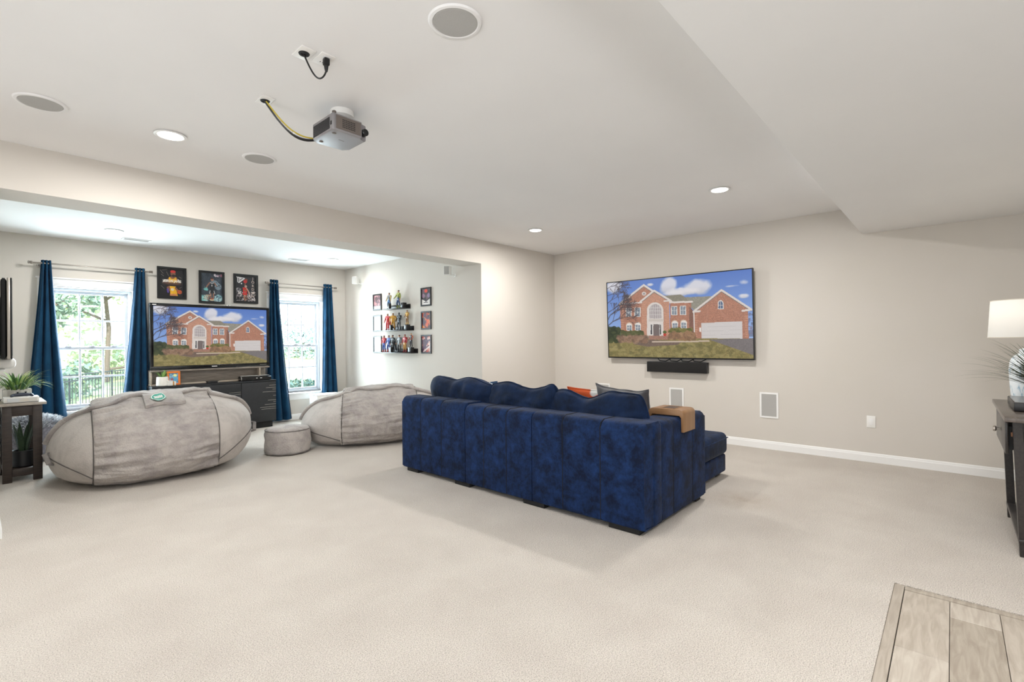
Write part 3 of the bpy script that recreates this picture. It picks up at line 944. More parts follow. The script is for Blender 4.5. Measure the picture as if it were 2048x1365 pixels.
def pillow_mesh(w, h, t, seed, droop_=0.0, pinch=0.06, n=34, wr=0.012, power=2.6, rnd=0.0, sag=.55):
    """pillow standing in the local x (width) / z (height) plane, thickness along y, base at z=0"""
    mb = MB()
    V = [[None] * n for _ in range(n)], [[None] * n for _ in range(n)]
    for side in (0, 1):
        for j in range(n):
            for i in range(n):
                u, v = -1 + 2 * i / (n - 1), -1 + 2 * j / (n - 1)
                rim = i in (0, n - 1) or j in (0, n - 1)
                if side and rim:
                    V[1][j][i] = V[0][j][i]
                    continue
                e = max(0.0, (1 - abs(u) ** power)) ** .5 * max(0.0, (1 - abs(v) ** power)) ** .5
                x = w / 2 * u * (1 - pinch * (1 - v * v) * abs(u)) * (1 - rnd * v ** 4 * u * u)
                z = h / 2 * v * (1 - pinch * (1 - u * u) * abs(v)) * (1 - rnd * u ** 4 * v * v) + h / 2
                nz = mnoise.noise(Vector((u * 1.7 + seed, v * 1.9, seed * .37)))
                nf = mnoise.noise(Vector((u * 4.5 + seed * 2, v * 3.0, 5.1 + side)))
                if v > -.2:
                    z += droop_ * (nz - sag * (1 - u * u)) * (v + .2) / 1.2
                y = (t / 2 * e) * (1 + .18 * nz) + wr * nf * e ** .5 * 1.5
                V[side][j][i] = mb.b.verts.new((x, -y if side == 0 else y, z))
    for side in (0, 1):
        for j in range(n - 1):
            for i in range(n - 1):
                q = [V[side][j][i], V[side][j][i + 1], V[side][j + 1][i + 1], V[side][j + 1][i]]
                mb.b.faces.new(q if side == 0 else q[::-1])
    return mb

def pillow(name, label, cat, m, w, h, t, loc, rz, lean, seed, group=None, **kw):
    """stands at loc (base centre), its width axis turned by rz about z, leaning back by lean"""
    M = Matrix.Translation(loc) @ Matrix.Rotation(rz, 4, 'Z') @ Matrix.Rotation(lean, 4, 'X')
    th = thing(name, label, cat, loc, group)
    mb = pillow_mesh(w, h, t, seed, **kw)
    rimv = [e for e in mb.b.edges]
    bmesh.ops.transform(mb.b, matrix=M, verts=mb.b.verts)
    mb.done('cover', m, th, ang=80)
    # welt around the edge
    n = 34
    pts = []
    kw2 = dict(droop_=kw.get('droop_', 0.0), pinch=kw.get('pinch', 0.06))
    for s_, fix in ((0, -1), (1, 1), (2, 1), (3, -1)):
        for k in range(n - 1):
            q = -1 + 2 * k / (n - 1)
            u, v = {0: (q, -1), 1: (1, q), 2: (-q, 1), 3: (-1, -q)}[s_]
            rn_ = kw.get('rnd', 0.0)
            x = w / 2 * u * (1 - kw2['pinch'] * (1 - v * v) * abs(u)) * (1 - rn_ * v ** 4 * u * u)
            z = h / 2 * v * (1 - kw2['pinch'] * (1 - u * u) * abs(v)) * (1 - rn_ * u ** 4 * v * v) + h / 2
            nz = mnoise.noise(Vector((u * 1.7 + seed, v * 1.9, seed * .37)))
            if v > -.2:
                z += kw2['droop_'] * (nz - kw.get('sag', .55) * (1 - u * u)) * (v + .2) / 1.2
            pts.append(M @ Vector((x, 0, z)))
    MB().tube(pts, .006, 6, closed=True).done('welt', m, th)
    return th
G = 'navy back cushions on the sofa'
pillow('back_cushion', 'floppy navy back cushion closest to the alcove, at the sofa end without the tray', 'cushion', NAVY2, .94, .52, .24, (3.40, 3.69, .457), -PI / 2, .16, 1.3, G, droop_=.07, pinch=-.03, rnd=.10, sag=.35, power=3.2, wr=.016)
pillow('back_cushion', 'floppy navy back cushion in the middle of the sofa back', 'cushion', NAVY2, .80, .505, .24, (3.40, 2.885, .457), -PI / 2, .16, 4.9, G, droop_=.07, pinch=-.03, rnd=.10, sag=.35, power=3.2, wr=.016)
pillow('back_cushion', 'largest-looking navy back cushion, next to the dark grey pillow', 'cushion', NAVY2, .92, .455, .25, (3.40, 2.145, .457), -PI / 2, .14, 9.2, G, droop_=.07, pinch=-.03, rnd=.10, sag=.35, power=3.2, wr=.016)
GREYP = mat('charcoal_velvet', '464446', 0.8, c2='555355', nscale=8, bump=.2, bscale=25, sheen=.4)
ORANGE = mat('orange_cover', 'c8521f', 0.75, c2='e0e0dc', nscale=5, detail=1, lo=.62, hi=.66, bump=.1, bscale=60)
WBLUE = mat('white_blue_cover', 'd9dde0', 0.8, c2='3d5878', nscale=22, detail=1, lo=.52, hi=.56)
pillow('throw_pillow', 'dark grey velvet throw pillow beside the wooden armrest tray', 'pillow', GREYP, .60, .49, .17, (3.80, 2.07, .457), -PI / 2 - .25, .22, 3.3, pinch=.10, droop_=.03)
pillow('throw_pillow', 'orange and white throw pillow half hidden behind the grey pillow', 'pillow', ORANGE, .60, .455, .15, (4.00, 2.45, .457), -PI / 2 + .1, .35, 6.1, pinch=.09)
pillow('throw_pillow', 'white and blue patterned pillow peeping over the sofa at the alcove end', 'pillow', WBLUE, .42, .45, .14, (3.70, 3.78, .457), -PI / 2 + .3, .12, 2.4, pinch=.09)

# armrest tray: inverted U saddle; a flat dark sheet paints the slot's shade
tray = thing('armrest_tray', 'bent walnut wood tray with a cup slot, saddled over the sofa arm', 'tray', (3.70, 1.65, .74))
def uprofile(y0, y1, zt, zb_out, zb_in, th, r, n=6):
    o, i = [], []
    for k in range(n + 1):
        a = PI + (PI / 2 - PI) * k / n
        o.append((y0 + r + r * math.cos(a), zt - r + r * math.sin(a)))
    for k in range(n + 1):
        a = PI / 2 - PI / 2 * k / n
        o.append((y1 - r + r * math.cos(a), zt - r + r * math.sin(a)))
    ri = max(r - th, .004)
    for k in range(n + 1):
        a = PI / 2 * k / n
        i.append((y1 - th - ri + ri * math.cos(a), zt - .045 - ri + ri * math.sin(a)))
    for k in range(n + 1):
        a = PI / 2 + PI / 2 * k / n
        i.append((y0 + th + ri + ri * math.cos(a), zt - .045 - ri + ri * math.sin(a)))
    return [(y0, zb_out)] + o + [(y1, zb_in), (y1 - th, zb_in)] + i + [(y0 + th, zb_out)]
MB().prism(uprofile(1.508, 1.792, .790, .622, .66, .020, .032), 'x', 3.590, 3.815, bev=.004).done('saddle', TRAYW, tray)
DKW = mat('tray_slot_shade', '4a3423', 0.6, c2='3a281b', nscale=6)
B('slot_shade', DKW, tray, (3.630, 3.775, 1.60, 1.70, .7900, .7908))
B('slot_rim', TRAYW, tray, (3.622, 3.783, 1.592, 1.600, .789, .7935), (3.622, 3.783, 1.70, 1.708, .789, .7935), (3.622, 3.630, 1.60, 1.70, .789, .7935), (3.775, 3.783, 1.60, 1.70, .789, .7935), bev=.001, seg=1)

# ------------------------------------------------------------------ bean bags
def sp(x, e):
    return math.copysign(abs(x) ** e, x)
class Bag:
    def __init__(s, cx, cy, th, a, b, c, zc, e1, e2, tilt, seed, seam=.56, wr=1.0, ex=2.8, sl=.63, sr=.46):
        s.__dict__.update(cx=cx, cy=cy, th=th, a=a, b=b, c=c, zc=zc, e1=e1, e2=e2, tilt=tilt, seed=seed, seam=seam, wr=wr, ex=ex, sl=sl, sr=sr)
    def pt(s, q, ph, off=0.0):
        """q in -1..1 along the long axis, ph angle round it (0 = towards -y', pi/2 = top)"""
        r = max(1 - abs(q) ** s.ex, 0.0) ** .5
        yl = -s.b * r * sp(math.cos(ph), s.e2)
        zl = s.c * r * sp(math.sin(ph), s.e1)
        n = Vector((q * .5 / s.a, yl / s.b ** 2, zl / s.c ** 2))
        n = n.normalized() if n.length > 1e-6 else Vector((1, 0, 0))
        d = off
        sd = s.seed
        d += .016 * mnoise.noise(Vector((q * 2.2 + sd, math.cos(ph) * 1.6, math.sin(ph) * 1.6 + sd)))
        lim = s.sl if q < 0 else s.sr
        if abs(q) < lim:
            e = max(0.0, (abs(q) / lim - .25) / .75) ** 1.3
            w = abs(mnoise.noise(Vector((q * 1.4 + sd, ph * 8, sd)))) + .5 * abs(mnoise.noise(Vector((q * 2.2, ph * 17, sd + 3)))) - .35
            d += s.wr * .085 * w * (.14 + .86 * e)
            d += .016 * mnoise.noise(Vector((q * 6 + sd * 2, math.cos(ph) * 6, math.sin(ph) * 6))) + .006 * mnoise.noise(Vector((q * 22, ph * 16, sd)))
            d += .010
        x = s.a * q
        P = Vector((x, yl, s.zc + zl + s.tilt * x)) + n * d
        # soft flattening where it rests on the carpet
        if P.z < .09:
            P.z = max(0.0, .09 - (.09 - P.z) * .6) if P.z > -.06 else 0.0
            P.z = max(P.z, 0.0)
        ct, st = math.cos(s.th), math.sin(s.th)
        return Vector((s.cx + P.x * ct - P.y * st, s.cy + P.x * st + P.y * ct, P.z))
    def build(s, label, badge):
        t = thing('bean_bag', label, 'bean bag', (s.cx, s.cy, 0), 'large grey bean bags')
        NU = 300
        for nm, q0, q1, nv, m in (('end_panel', -1, -s.sl, 36, FUR), ('centre_band', -s.sl, s.sr, 90, FURB), ('end_panel', s.sr, 1, 40, FUR)):
            def fn(u, v, q0=q0, q1=q1):
                k = v
                if q0 == -1: k = 1 - (1 - v) ** 2 if False else v ** 1.6
                if q1 == 1: k = 1 - (1 - v) ** 1.6
                q = q0 + (q1 - q0) * k
                return s.pt(max(-.9999, min(.9999, q)), u * 2 * PI - PI / 2)
            MB().grid(fn, NU, nv, wrap_u=True).done(nm, m, t, ang=180)
        for q in (-s.sl, s.sr):
            pts = [s.pt(q * 1.004, k / 120 * 2 * PI - PI / 2, .004) for k in range(120)]
            MB().tube(pts, .0055, 6, closed=True).done('seam', SEAM, t)
        # low seams across the end panels
        for sg in (-1, 1):
            pts = [s.pt(sg * (.995 - (.995 - (s.sl if sg < 0 else s.sr)) * k / 24), -.42 * (k / 24) ** 1.1 + .02, .003) for k in range(25)]
            MB().tube(pts, .005, 6).done('seam', SEAM, t)
        # padded welt along the ridge
        pts, rad = [], []
        for k in range(61):
            q = -.985 + 1.97 * k / 60
            pts.append(s.pt(q, PI / 2 - .38 + .06 * math.sin(k * .35), .010))
            rad.append(.034 * (1 + .2 * mnoise.noise(Vector((k * .4, s.seed, 0)))))
        MB().tube(pts, rad, 10, flat=.75).done('welt', FURB, t)
        # short strap handles at both ends
        for sg in (-1, 1):
            a, b = s.pt(sg * .965, .20, .004), s.pt(sg * .93, -.20, .004)
            c1, c2 = s.pt(sg * .965, .12, .035), s.pt(sg * .93, -.12, .035)
            MB().tube([a, c1, c2, b], [.016, .02, .02, .016], 8, flat=.5).done('handle', FURD, t)
        if badge:
            flap = []
            def ff(u, v):
                q = -.19 + .36 * u
                ph = PI / 2 - .38 - .36 * v
                return s.pt(q, ph + .03 * math.sin(u * 5), .034 + .010 * math.sin(PI * v) + .004 * mnoise.noise(Vector((u * 4, v * 2, 1))))
            mb = MB().grid(ff, 40, 12)
            r = bmesh.ops.extrude_face_region(mb.b, geom=mb.b.faces[:])
            for v_ in [g for g in r['geom'] if isinstance(g, bmesh.types.BMVert)]:
                v_.co += Vector((0, .006, -.03))
            mb.done('flap', FURB, t, ang=60)
            TEAL = mat('badge_teal', '2f9a85', 0.6)
            def disc(nm, m, f0, f1, off, sub):
                mb = MB()
                n = 40
                rings = []
                for f in (f0, (f0 + f1) / 2, f1):
                    ring = []
                    for k in range(n):
                        a = 2 * PI * k / n
                        q = -.065 + .068 * f * math.cos(a)
                        ph = PI / 2 - .60 + .095 * f * math.sin(a)
                        ring.append(mb.b.verts.new(s.pt(q, ph, off)))
                    rings.append(ring)
                for A_, B_ in zip(rings, rings[1:]):
                    for k in range(n):
                        mb.b.faces.new((A_[k], A_[(k + 1) % n], B_[(k + 1) % n], B_[k]))
                if f0 < .1:
                    mb.b.faces.new(rings[0])
                return mb.done(nm, m, sub, ang=180)
            bd = disc('badge', TEAL, .02, 1.0, .055, t)
            disc('badge_ring', WHITE, .86, .94, .0565, bd)
            # white script line across the badge
            for row in (-.2, .16):
                pts = []
                for k in range(41):
                    u = -1 + 2 * k / 40
                    q = -.065 + .058 * .62 * u
                    ph = PI / 2 - .60 + .095 * (row + .16 * math.sin(u * 17) + .05 * math.sin(u * 31))
                    pts.append(s.pt(q, ph, .0575))
                MB().tube(pts, .0035, 5).done('script', WHITE, bd)
        return t
Bag(1.365, 6.45, -.10, .885, .97, .485, .335, .86, .97, .055, 2.1).build('huge grey plush bean bag with a teal oval badge, near the side table', True)
Bag(3.77, 6.02, -.55, .93, .72, .43, .285, .95, 1.0, .062, 7.7, sl=.42, sr=.60).build('grey plush bean bag partly hidden behind the sofa, in front of the white box', False)

# pouf ottoman
pf = thing('pouf', 'small round grey plush pouf between the two bean bags', 'pouf', (2.585, 6.03, 0))
pr = [(0.0001, 0), (.20, .0), (.245, .012), (.258, .04), (.262, .13), (.258, .24), (.248, .275), (.225, .30), (.16, .318), (.08, .326), (0.0001, .328)]
mb = MB()
mb.lathe(pr, (2.585, 6.03, 0), 72)
bmesh.ops.subdivide_edges(mb.b, edges=[e for e in mb.b.edges if abs(e.verts[0].co.z - e.verts[1].co.z) > .05], cuts=4)
for v in mb.b.verts:
    d = mnoise.noise(v.co * 9) * .010 + mnoise.noise(v.co * 25) * .004
    c = Vector((v.co.x - 2.585, v.co.y - 6.03, (v.co.z - .16) * .6))
    if v.co.z > .005:
        v.co += c.normalized() * d
mb.done('body', FURB, pf, ang=180)
for z, r in ((.285, .250), (.022, .252)):
    MB().tube([(2.585 + r * math.cos(2 * PI * k / 64), 6.03 + r * math.sin(2 * PI * k / 64), z) for k in range(64)], .006, 6, closed=True).done('seam', FURD, pf)

# shaggy cushion by the curtain
SHAG = mat('shag_pale', 'dfe2e6', 0.9, c2='8d9097', nscale=9)
sc = thing('shaggy_pouf', 'grey floor cushion with a shaggy white top, between side table and curtain', 'pouf', (.49, 7.92, 0))
mb = MB()
mb.lathe([(0.0001, 0), (.20, 0), (.255, .04), (.27, .18), (.262, .36), (.22, .45), (.12, .495), (0.0001, .51)], (.49, 7.92, 0), 48)
for v in mb.b.verts:
    v.co.z *= 1 + .06 * mnoise.noise(v.co * 4)
mb.done('body', mat('heather_grey', '8b8890', 0.9, c2='6d6b74', nscale=40, bump=.3, bscale=120), sc, ang=180)
mb = MB()
for k in range(2600):
    a = random.uniform(0, 2 * PI)
    h = random.random()
    rr_ = .272 * math.sqrt(random.random())
    z = .33 + .17 * math.sqrt(max(0, 1 - (rr_ / .29) ** 2))
    p = Vector((.49 + rr_ * math.cos(a), 7.92 + rr_ * math.sin(a), z))
    out = Vector((math.cos(a) * rr_ * 3, math.sin(a) * rr_ * 3, .7)) + Vector((random.gauss(0, .35), random.gauss(0, .35), random.gauss(0, .2)))
    out.normalize()
    L = random.uniform(.035, .075)
    sd = out.cross(Vector((random.gauss(0, 1), random.gauss(0, 1), random.gauss(0, 1)))).normalized() * .004
    m_ = p + out * L * .6 + Vector((0, 0, -.004))
    e_ = p + out * L + Vector((0, 0, -.018))
    v = [mb.b.verts.new(q) for q in (p - sd, p + sd, m_ + sd * .8, m_ - sd * .8, e_)]
    mb.b.faces.new((v[0], v[1], v[2], v[3]))
    mb.b.faces.new((v[3], v[2], v[4]))
tag(mb.done('shag', SHAG, sc), kind='stuff')

# ------------------------------------------------------------------ curtains and rods
def curtain(label, t0, t1, b0, b1, folds, seed, ztop=2.395, zbot=.035, pw_=1.15, y0=8.405, drift=0.0):
    t = thing('curtain', label, 'curtain', ((b0 + b1) / 2, y0, 0), 'blue curtain panels')
    def fn(u, v):
        k = v ** pw_
        xa = t0 + (b0 - t0) * k
        xb = t1 + (b1 - t1) * k
        amp = .022 + .022 * v
        ph = u * folds * 2 * PI + seed
        y = y0 + amp * math.sin(ph) + .006 * math.sin(ph * 2.3 + v * 3)
        pinchz = math.exp(-((v - .028) / .016) ** 2)
        y = y0 + (y - y0) * (1 - .35 * pinchz)
        x = xa + (xb - xa) * u + .010 * math.sin(ph + 1.2) * (.5 + v) * (xb - xa) / .3 + drift * math.sin(v * PI)
        return (x, y, ztop - (ztop - zbot) * v)
    mb = MB().grid(fn, folds * 12 + 1, 60)
    r = bmesh.ops.extrude_face_region(mb.b, geom=mb.b.faces[:])
    for v_ in [g for g in r['geom'] if isinstance(g, bmesh.types.BMVert)]:
        v_.co.y += .005
    mb.done('drape', CURT, t, ang=70)
    pts = [Vector(fn(k / 60, .050)) + Vector((0, -.002, 0)) for k in range(61)]
    MB().tube(pts, .0022, 5).done('rod_pocket_stitching', mat('curtain_stitch', '0d3352', .8), t)
curtain('teal-blue curtain at the window nearest the side table, reaching the shaggy pouf', .588, .682, .385, .835, 3, .4)
curtain('teal-blue curtain beside the yellow-jersey basketball picture and the small television', 1.530, 1.645, 1.335, 1.715, 3, 1.7)
curtain('teal-blue curtain between the small television and the lawn window', 3.335, 3.470, 3.270, 3.700, 3, 2.6, pw_=1.3)
curtain('teal-blue curtain nearest the shelf wall, above the white box', 4.268, 4.425, 4.205, 4.545, 3, .9)
def rod(x0, x1, z, label):
    t = thing('curtain_rod', label, 'curtain rod', ((x0 + x1) / 2, 8.41, z), 'steel curtain rods')
    MB().tube([(x0, 8.41, z), (x1, 8.41, z)], .010, 12).done('pole', RODM, t)
    for x, s_ in ((x0, -1), (x1, 1)):
        MB().lathe([(.011, 0), (.017, s_ * .004), (.017, s_ * .022), (.013, s_ * .026), (.018, s_ * .030), (.018, s_ * .042), (.0001, s_ * .046)], (x, 8.41, z), 18, 'x').done('finial', RODM, t)
    for x in (x0 + .06, x1 - .06):
        MB().tube([(x, YB, z - .02), (x, 8.44, z - .02), (x, 8.41, z - .012)], .006, 8).lathe([(.022, 0), (.022, -.006), (.008, -.008)], (x, YB, z - .02), 14, 'y').done('bracket', STEEL, t)
rod(.515, 1.690, 2.355, 'steel curtain rod over the window with the railing view')
rod(3.300, 4.470, 2.338, 'steel curtain rod over the lawn window')

# ------------------------------------------------------------------ framed pictures on the back wall
PAPER = paint_mat('poster_print', rough=0.35)
def frame_box(t, x0, x1, z0, z1, fw, dep, M, m=None):
    """frame lying in local x/z, front towards -y"""
    m = m or BLACK
    for bx in ((x0, x1, -dep, 0, z1 - fw, z1), (x0, x1, -dep, 0, z0, z0 + fw), (x0, x0 + fw, -dep, 0, z0 + fw, z1 - fw), (x1 - fw, x1, -dep, 0, z0 + fw, z1 - fw)):
        MB().box(*bx, bev=.002, seg=1, M=M).done('frame_bar', m, t)

def picture(name, label, x0, x1, z0, z1, fw, cv, M=Matrix.Identity(4), group=None, dep=.022, fm=None):
    c = M @ Vector(((x0 + x1) / 2, 0, z0))
    t = thing(name, label, 'picture', c, group)
    frame_box(t, x0, x1, z0, z1, fw, dep, M, fm)
    me = panel_mesh(cv, 'print')
    place_panel('print', me, PAPER, t, M @ Matrix.Translation((x0 + fw, -.008, z0 + fw)) @ Matrix.Diagonal((x1 - x0 - 2 * fw, 1, z1 - z0 - 2 * fw, 1)))
    return t
Mb = Matrix.Translation((0, YB, 0))

cv = Canvas(84, 108, (22, 20, 24)); cv.put(np.ones((108, 84), bool), (22, 20, 24), .15)
for p in (((.02, .05), (.14, .17)), ((.06, .2), (.16, .26)), ((.28, .1), (.36, .24)), ((.8, .26), (.9, .3)), ((.05, .62), (.18, .72)), ((.82, .68), (.9, .64)), ((.1, .05), (.3, .02))):
    cv.line(*p, 1.6, (110, 100, 95))
SK, GO = (128, 82, 62), (224, 168, 30)
cv.poly([(.30, .36), (.44, .26), (.66, .26), (.80, .38), (.88, .52), (.70, .56), (.34, .56), (.12, .50)], SK, .08)
cv.poly([(.38, .27), (.48, .34), (.58, .34), (.68, .27), (.74, .50), (.36, .50)], GO, .05)
cv.ell(.55, .16, .105, .10, SK, .05); cv.ell(.57, .23, .075, .05, (40, 30, 30)); cv.rect(.44, .055, .66, .115, (196, 50, 44)); cv.ell(.55, .075, .11, .05, (196, 50, 44))
cv.line((.20, .40), (.12, .50), 3, (226, 220, 214)); cv.line((.76, .36), (.86, .48), 3, (226, 220, 214))
cv.rect(.10, .475, .92, .58, (60, 40, 34), .1, .6)
cv.poly([(.40, .62), (.66, .62), (.74, .97), (.44, .97)], GO, .06)
cv.poly([(.28, .66), (.40, .60), (.44, .74), (.34, .84)], SK, .05); cv.poly([(.64, .62), (.80, .78), (.74, .82), (.62, .7)], SK, .05)
cv.line((.32, .74), (.34, .84), 6, (88, 70, 150)); cv.ell(.82, .82, .10, .075, (188, 84, 46), .05); cv.line((.74, .80), (.9, .84), 1, (60, 30, 20))
cv.ell(.52, .74, .07, .05, (214, 200, 170)); cv.rect(.42, .90, .70, .97, (190, 120, 70), .1)
p1 = picture('framed_picture', 'black-framed basketball picture with a yellow jersey and white lettering', 1.803, 2.166, 2.000, 2.463, .035, cv, Mb, 'basketball pictures over the television')
tx = text_mesh('LEBRON JAMES', .050, bold=.0016)
tx.materials.append(mat('poster_ink_white', 'ece6dc', .6))
o = link('lettering', tx, p1)
o.matrix_local = Matrix.Translation(o.location) @ Mb @ Matrix.Translation((1.987, -.0088, 2.258)) @ Matrix.Rotation(PI / 2, 4, 'X') @ Matrix.Diagonal((.68, 1, 1, 1))

cv = Canvas(80, 112, (62, 70, 80)); cv.put(np.ones((112, 80), bool), (60, 68, 78), .2)
cv.splat(60, (0, 0, 1, 1), .09, [(48, 56, 66), (80, 92, 104), (40, 46, 56)], .5)
for p in ((.62, .36, .2, .12), (.80, .46, .16, .12)):
    cv.ell(*p, (150, 170, 182), .1, .7)
cv.line((.7, .3), (.92, .5), 2, (60, 70, 80)); cv.line((.62, .5), (.9, .4), 2, (60, 70, 80))
cv.ell(.52, .225, .07, .055, (176, 130, 112)); cv.ell(.51, .185, .06, .03, (96, 58, 50))
cv.poly([(.40, .32), (.62, .32), (.66, .40), (.60, .62), (.42, .62)], (38, 40, 46), .1)
cv.path([(.41, .33), (.5, .36), (.62, .33)], 2.2, (222, 222, 222)); cv.rect(.49, .40, .53, .46, (220, 220, 220))
cv.path([(.40, .34), (.30, .44), (.22, .54)], 5, (150, 108, 92)); cv.path([(.63, .34), (.72, .44)], 5, (150, 108, 92))
cv.poly([(.42, .62), (.60, .62), (.64, .72), (.54, .72), (.52, .66), (.46, .74), (.38, .72)], (34, 36, 42), .1)
cv.path([(.42, .62), (.39, .72)], 2, (220, 220, 220)); cv.path([(.60, .62), (.64, .72)], 2, (220, 220, 220))
cv.path([(.44, .72), (.46, .9)], 4.5, (150, 108, 92)); cv.path([(.58, .72), (.57, .9)], 4.5, (150, 108, 92))
cv.ell(.50, .945, .11, .03, (218, 196, 160)); cv.rect(.45, .88, .56, .93, (170, 80, 50))
cv.splat(70, (0, .80, .3, 1), .045, [(150, 214, 210), (90, 150, 150), (210, 236, 232)], .7)
cv.splat(70, (.62, .78, 1, 1), .05, [(110, 150, 170), (150, 200, 200), (60, 80, 100), (200, 226, 224)], .7)
cv.splat(20, (.15, .5, .3, .6), .035, [(120, 196, 190)], .7)
for k in range(5):
    cv.path([(.14 + .05 * k, .94), (.17 + .05 * k, .83), (.26 + .05 * k, .77)], 1.6, (200, 160, 130))
cv.splat(16, (.62, .05, 1, .11), .04, [(210, 170, 184), (180, 120, 140), (230, 220, 226)], .8)
picture('framed_picture', 'black-framed grey basketball picture with a white-trimmed dark jersey', 2.328, 2.682, 1.957, 2.456, .033, cv, Mb, 'basketball pictures over the television')

cv = Canvas(80, 104, (38, 38, 44)); cv.put(np.ones((104, 80), bool), (38, 38, 44), .15)
cv.splat(240, (0, .62, 1, 1), .035, [(214, 206, 204), (60, 56, 62), (150, 140, 140), (30, 30, 34), (200, 186, 182)], .9)
cv.splat(40, (0, .48, .25, .62), .03, [(190, 184, 184), (50, 50, 56)], .8)
cv.poly([(.02, .02), (.46, .06), (.44, .10), (.16, .28), (.08, .24), (.08, .08)], (214, 212, 212)); cv.line((.14, .08), (.14, .22), 3, (50, 50, 56)); cv.line((.2, .16), (.34, .08), 3, (50, 50, 56))
cv.ell(.52, .13, .07, .05, (120, 70, 50)); cv.path([(.54, .14), (.46, .32), (.44, .46)], 5, (120, 76, 60)); cv.ell(.47, .20, .10, .065, (186, 48, 44), .1); cv.ell(.28, .29, .035, .025, (230, 230, 230))
cv.ell(.50, .40, .06, .05, (180, 150, 136))
cv.poly([(.34, .44), (.54, .46), (.56, .64), (.36, .66)], (196, 44, 40), .06); cv.poly([(.32, .66), (.57, .66), (.54, .76), (.36, .76)], (206, 40, 36), .06)
cv.ell(.46, .56, .05, .035, (120, 110, 60)); cv.path([(.54, .48), (.62, .58), (.68, .70)], 4.5, (190, 150, 132)); cv.path([(.40, .76), (.46, .96)], 5, (170, 110, 80)); cv.path([(.50, .76), (.56, .92)], 5, (110, 70, 50))
p3 = picture('framed_picture', 'black-framed basketball picture with a red jersey and vertical lettering', 2.811, 3.182, 1.984, 2.454, .038, cv, Mb, 'basketball pictures over the television')
tx = text_mesh('J\nO\nR\nD\nA\nN', .058)
tx.materials.append(mat('poster_ink_light', 'd8c6b8', .6))
o = link('lettering', tx, p3)
o.matrix_local = Matrix.Translation(o.location) @ Mb @ Matrix.Translation((3.103, -.0088, 2.245)) @ Matrix.Rotation(PI / 2, 4, 'X')
tx = text_mesh('23', .062)
tx.materials.append(mat('poster_ink_black', '2a1f1c', .6))
o = link('lettering', tx, p3)
o.matrix_local = Matrix.Translation(o.location) @ Mb @ Matrix.Translation((2.915, -.0090, 2.070)) @ Matrix.Rotation(PI / 2, 4, 'X')

# ------------------------------------------------------------------ media cabinet, riser, small television
cab = thing('media_cabinet', 'long black media cabinet with silver slot lines under the small television', 'cabinet', (2.45, 8.2, 0))
CABM = mat('cabinet_black', '17181b', 0.5, c2='1d1e22', nscale=30)
X0, X1, YF, YBk, Z0, Z1 = 1.640, 3.275, 8.055, 8.345, .10, .752
B('carcass', CABM, cab, (X0, X1, YF + .02, YBk, Z0, Z1 - .022), bev=.002, seg=1)
B('top', CABM, cab, (X0 - .002, X1 + .002, YF, YBk, Z1 - .022, Z1), bev=.003)
B('door', CABM, cab, (2.764, X1 - .002, YF, YF + .02, Z0, Z1 - .026), bev=.003)
B('door', CABM, cab, (X0 + .002, 2.10, YF, YF + .02, Z0, Z1 - .026), bev=.003)
for z0, z1 in ((Z0, .35), (.355, .59), (.595, Z1 - .026)):
    B('drawer', CABM, cab, (2.105, 2.759, YF, YF + .02, z0, z1), bev=.003)
for z, L in ((.665, .10), (.63, .15), (.60, .05), (.565, .20), (.50, .04), (.43, .12), (.40, .04), (.365, .17), (.325, .24), (.295, .22)):
    B('slot_line', STEEL, cab, (X1 - .006 - L, X1 - .004, YF - .0012, YF + .004, z - .0022, z + .0022))
for z, L in ((.592, .16), (.56, .09), (.49, .2), (.36, .14)):
    B('slot_line', STEEL, cab, (2.752 - L, 2.752, YF - .0012, YF + .004, z - .0018, z + .0018))
B('plinth', BLACKM, cab, (X0 + .04, X1 - .04, YF + .05, YBk - .03, 0, Z0))

RISER = mat('riser_grey_oak', '8d8379', 0.5, c2='756b62', nscale=5, stretch=(1.5, 6, 14), detail=5)
RISERL = mat('riser_pale_oak', 'b5a797', 0.5, c2='a39483', nscale=5, stretch=(1.5, 8, 8), detail=5)
rs = thing('television_riser', 'grey oak riser shelf on the media cabinet holding up the small television', 'shelf', (2.45, 8.27, Z1))
B('base_board', RISERL, rs, (1.655, 3.235, 8.205, 8.342, Z1, Z1 + .020), bev=.002)
B('back_board', RISER, rs, (1.675, 3.215, 8.325, 8.340, Z1 + .02, .944), bev=.002)
B('top_shelf', RISER, rs, (1.655, 3.235, 8.205, 8.342, .944, .966), bev=.002)
for x in (1.655, 3.08):
    B('post', RISERL, rs, (x, x + .02, 8.215, 8.322, Z1 + .02, .944), bev=.002)

tv2 = thing('cabinet_television', 'small television on the grey riser between the curtains, showing a brick house', 'television', (2.44, 8.30, .966))
a0, a1, c0, c1, yT = 1.653, 3.238, .975, 1.907, 8.222
B('cabinet', BLACK, tv2, (a0, a1, yT + .004, yT + .06, c0, c1), bev=.008)
B('bezel', mat('gloss_black', '08080a', .15), tv2, (a0, a1, yT - .012, yT + .006, c1 - .040, c1), (a0, a1, yT - .012, yT + .006, c0, c0 + .048), (a0, a0 + .042, yT - .012, yT + .006, c0 + .048, c1 - .040), (a1 - .040, a1, yT - .012, yT + .006, c0 + .048, c1 - .040), bev=.003)
place_panel('screen', HOUSE, SCREEN, tv2, Matrix.Translation((a0 + .042, yT - .002, c0 + .048)) @ Matrix.Diagonal((a1 - a0 - .082, 1, c1 - c0 - .088, 1)))
B('logo_mark', WHITE, tv2, (2.408, 2.480, yT - .0132, yT - .0118, c0 + .016, c0 + .027))
B('logo_mark', WHITE, tv2, (a0 + .03, a0 + .075, yT - .0132, yT - .0118, c1 - .026, c1 - .016))
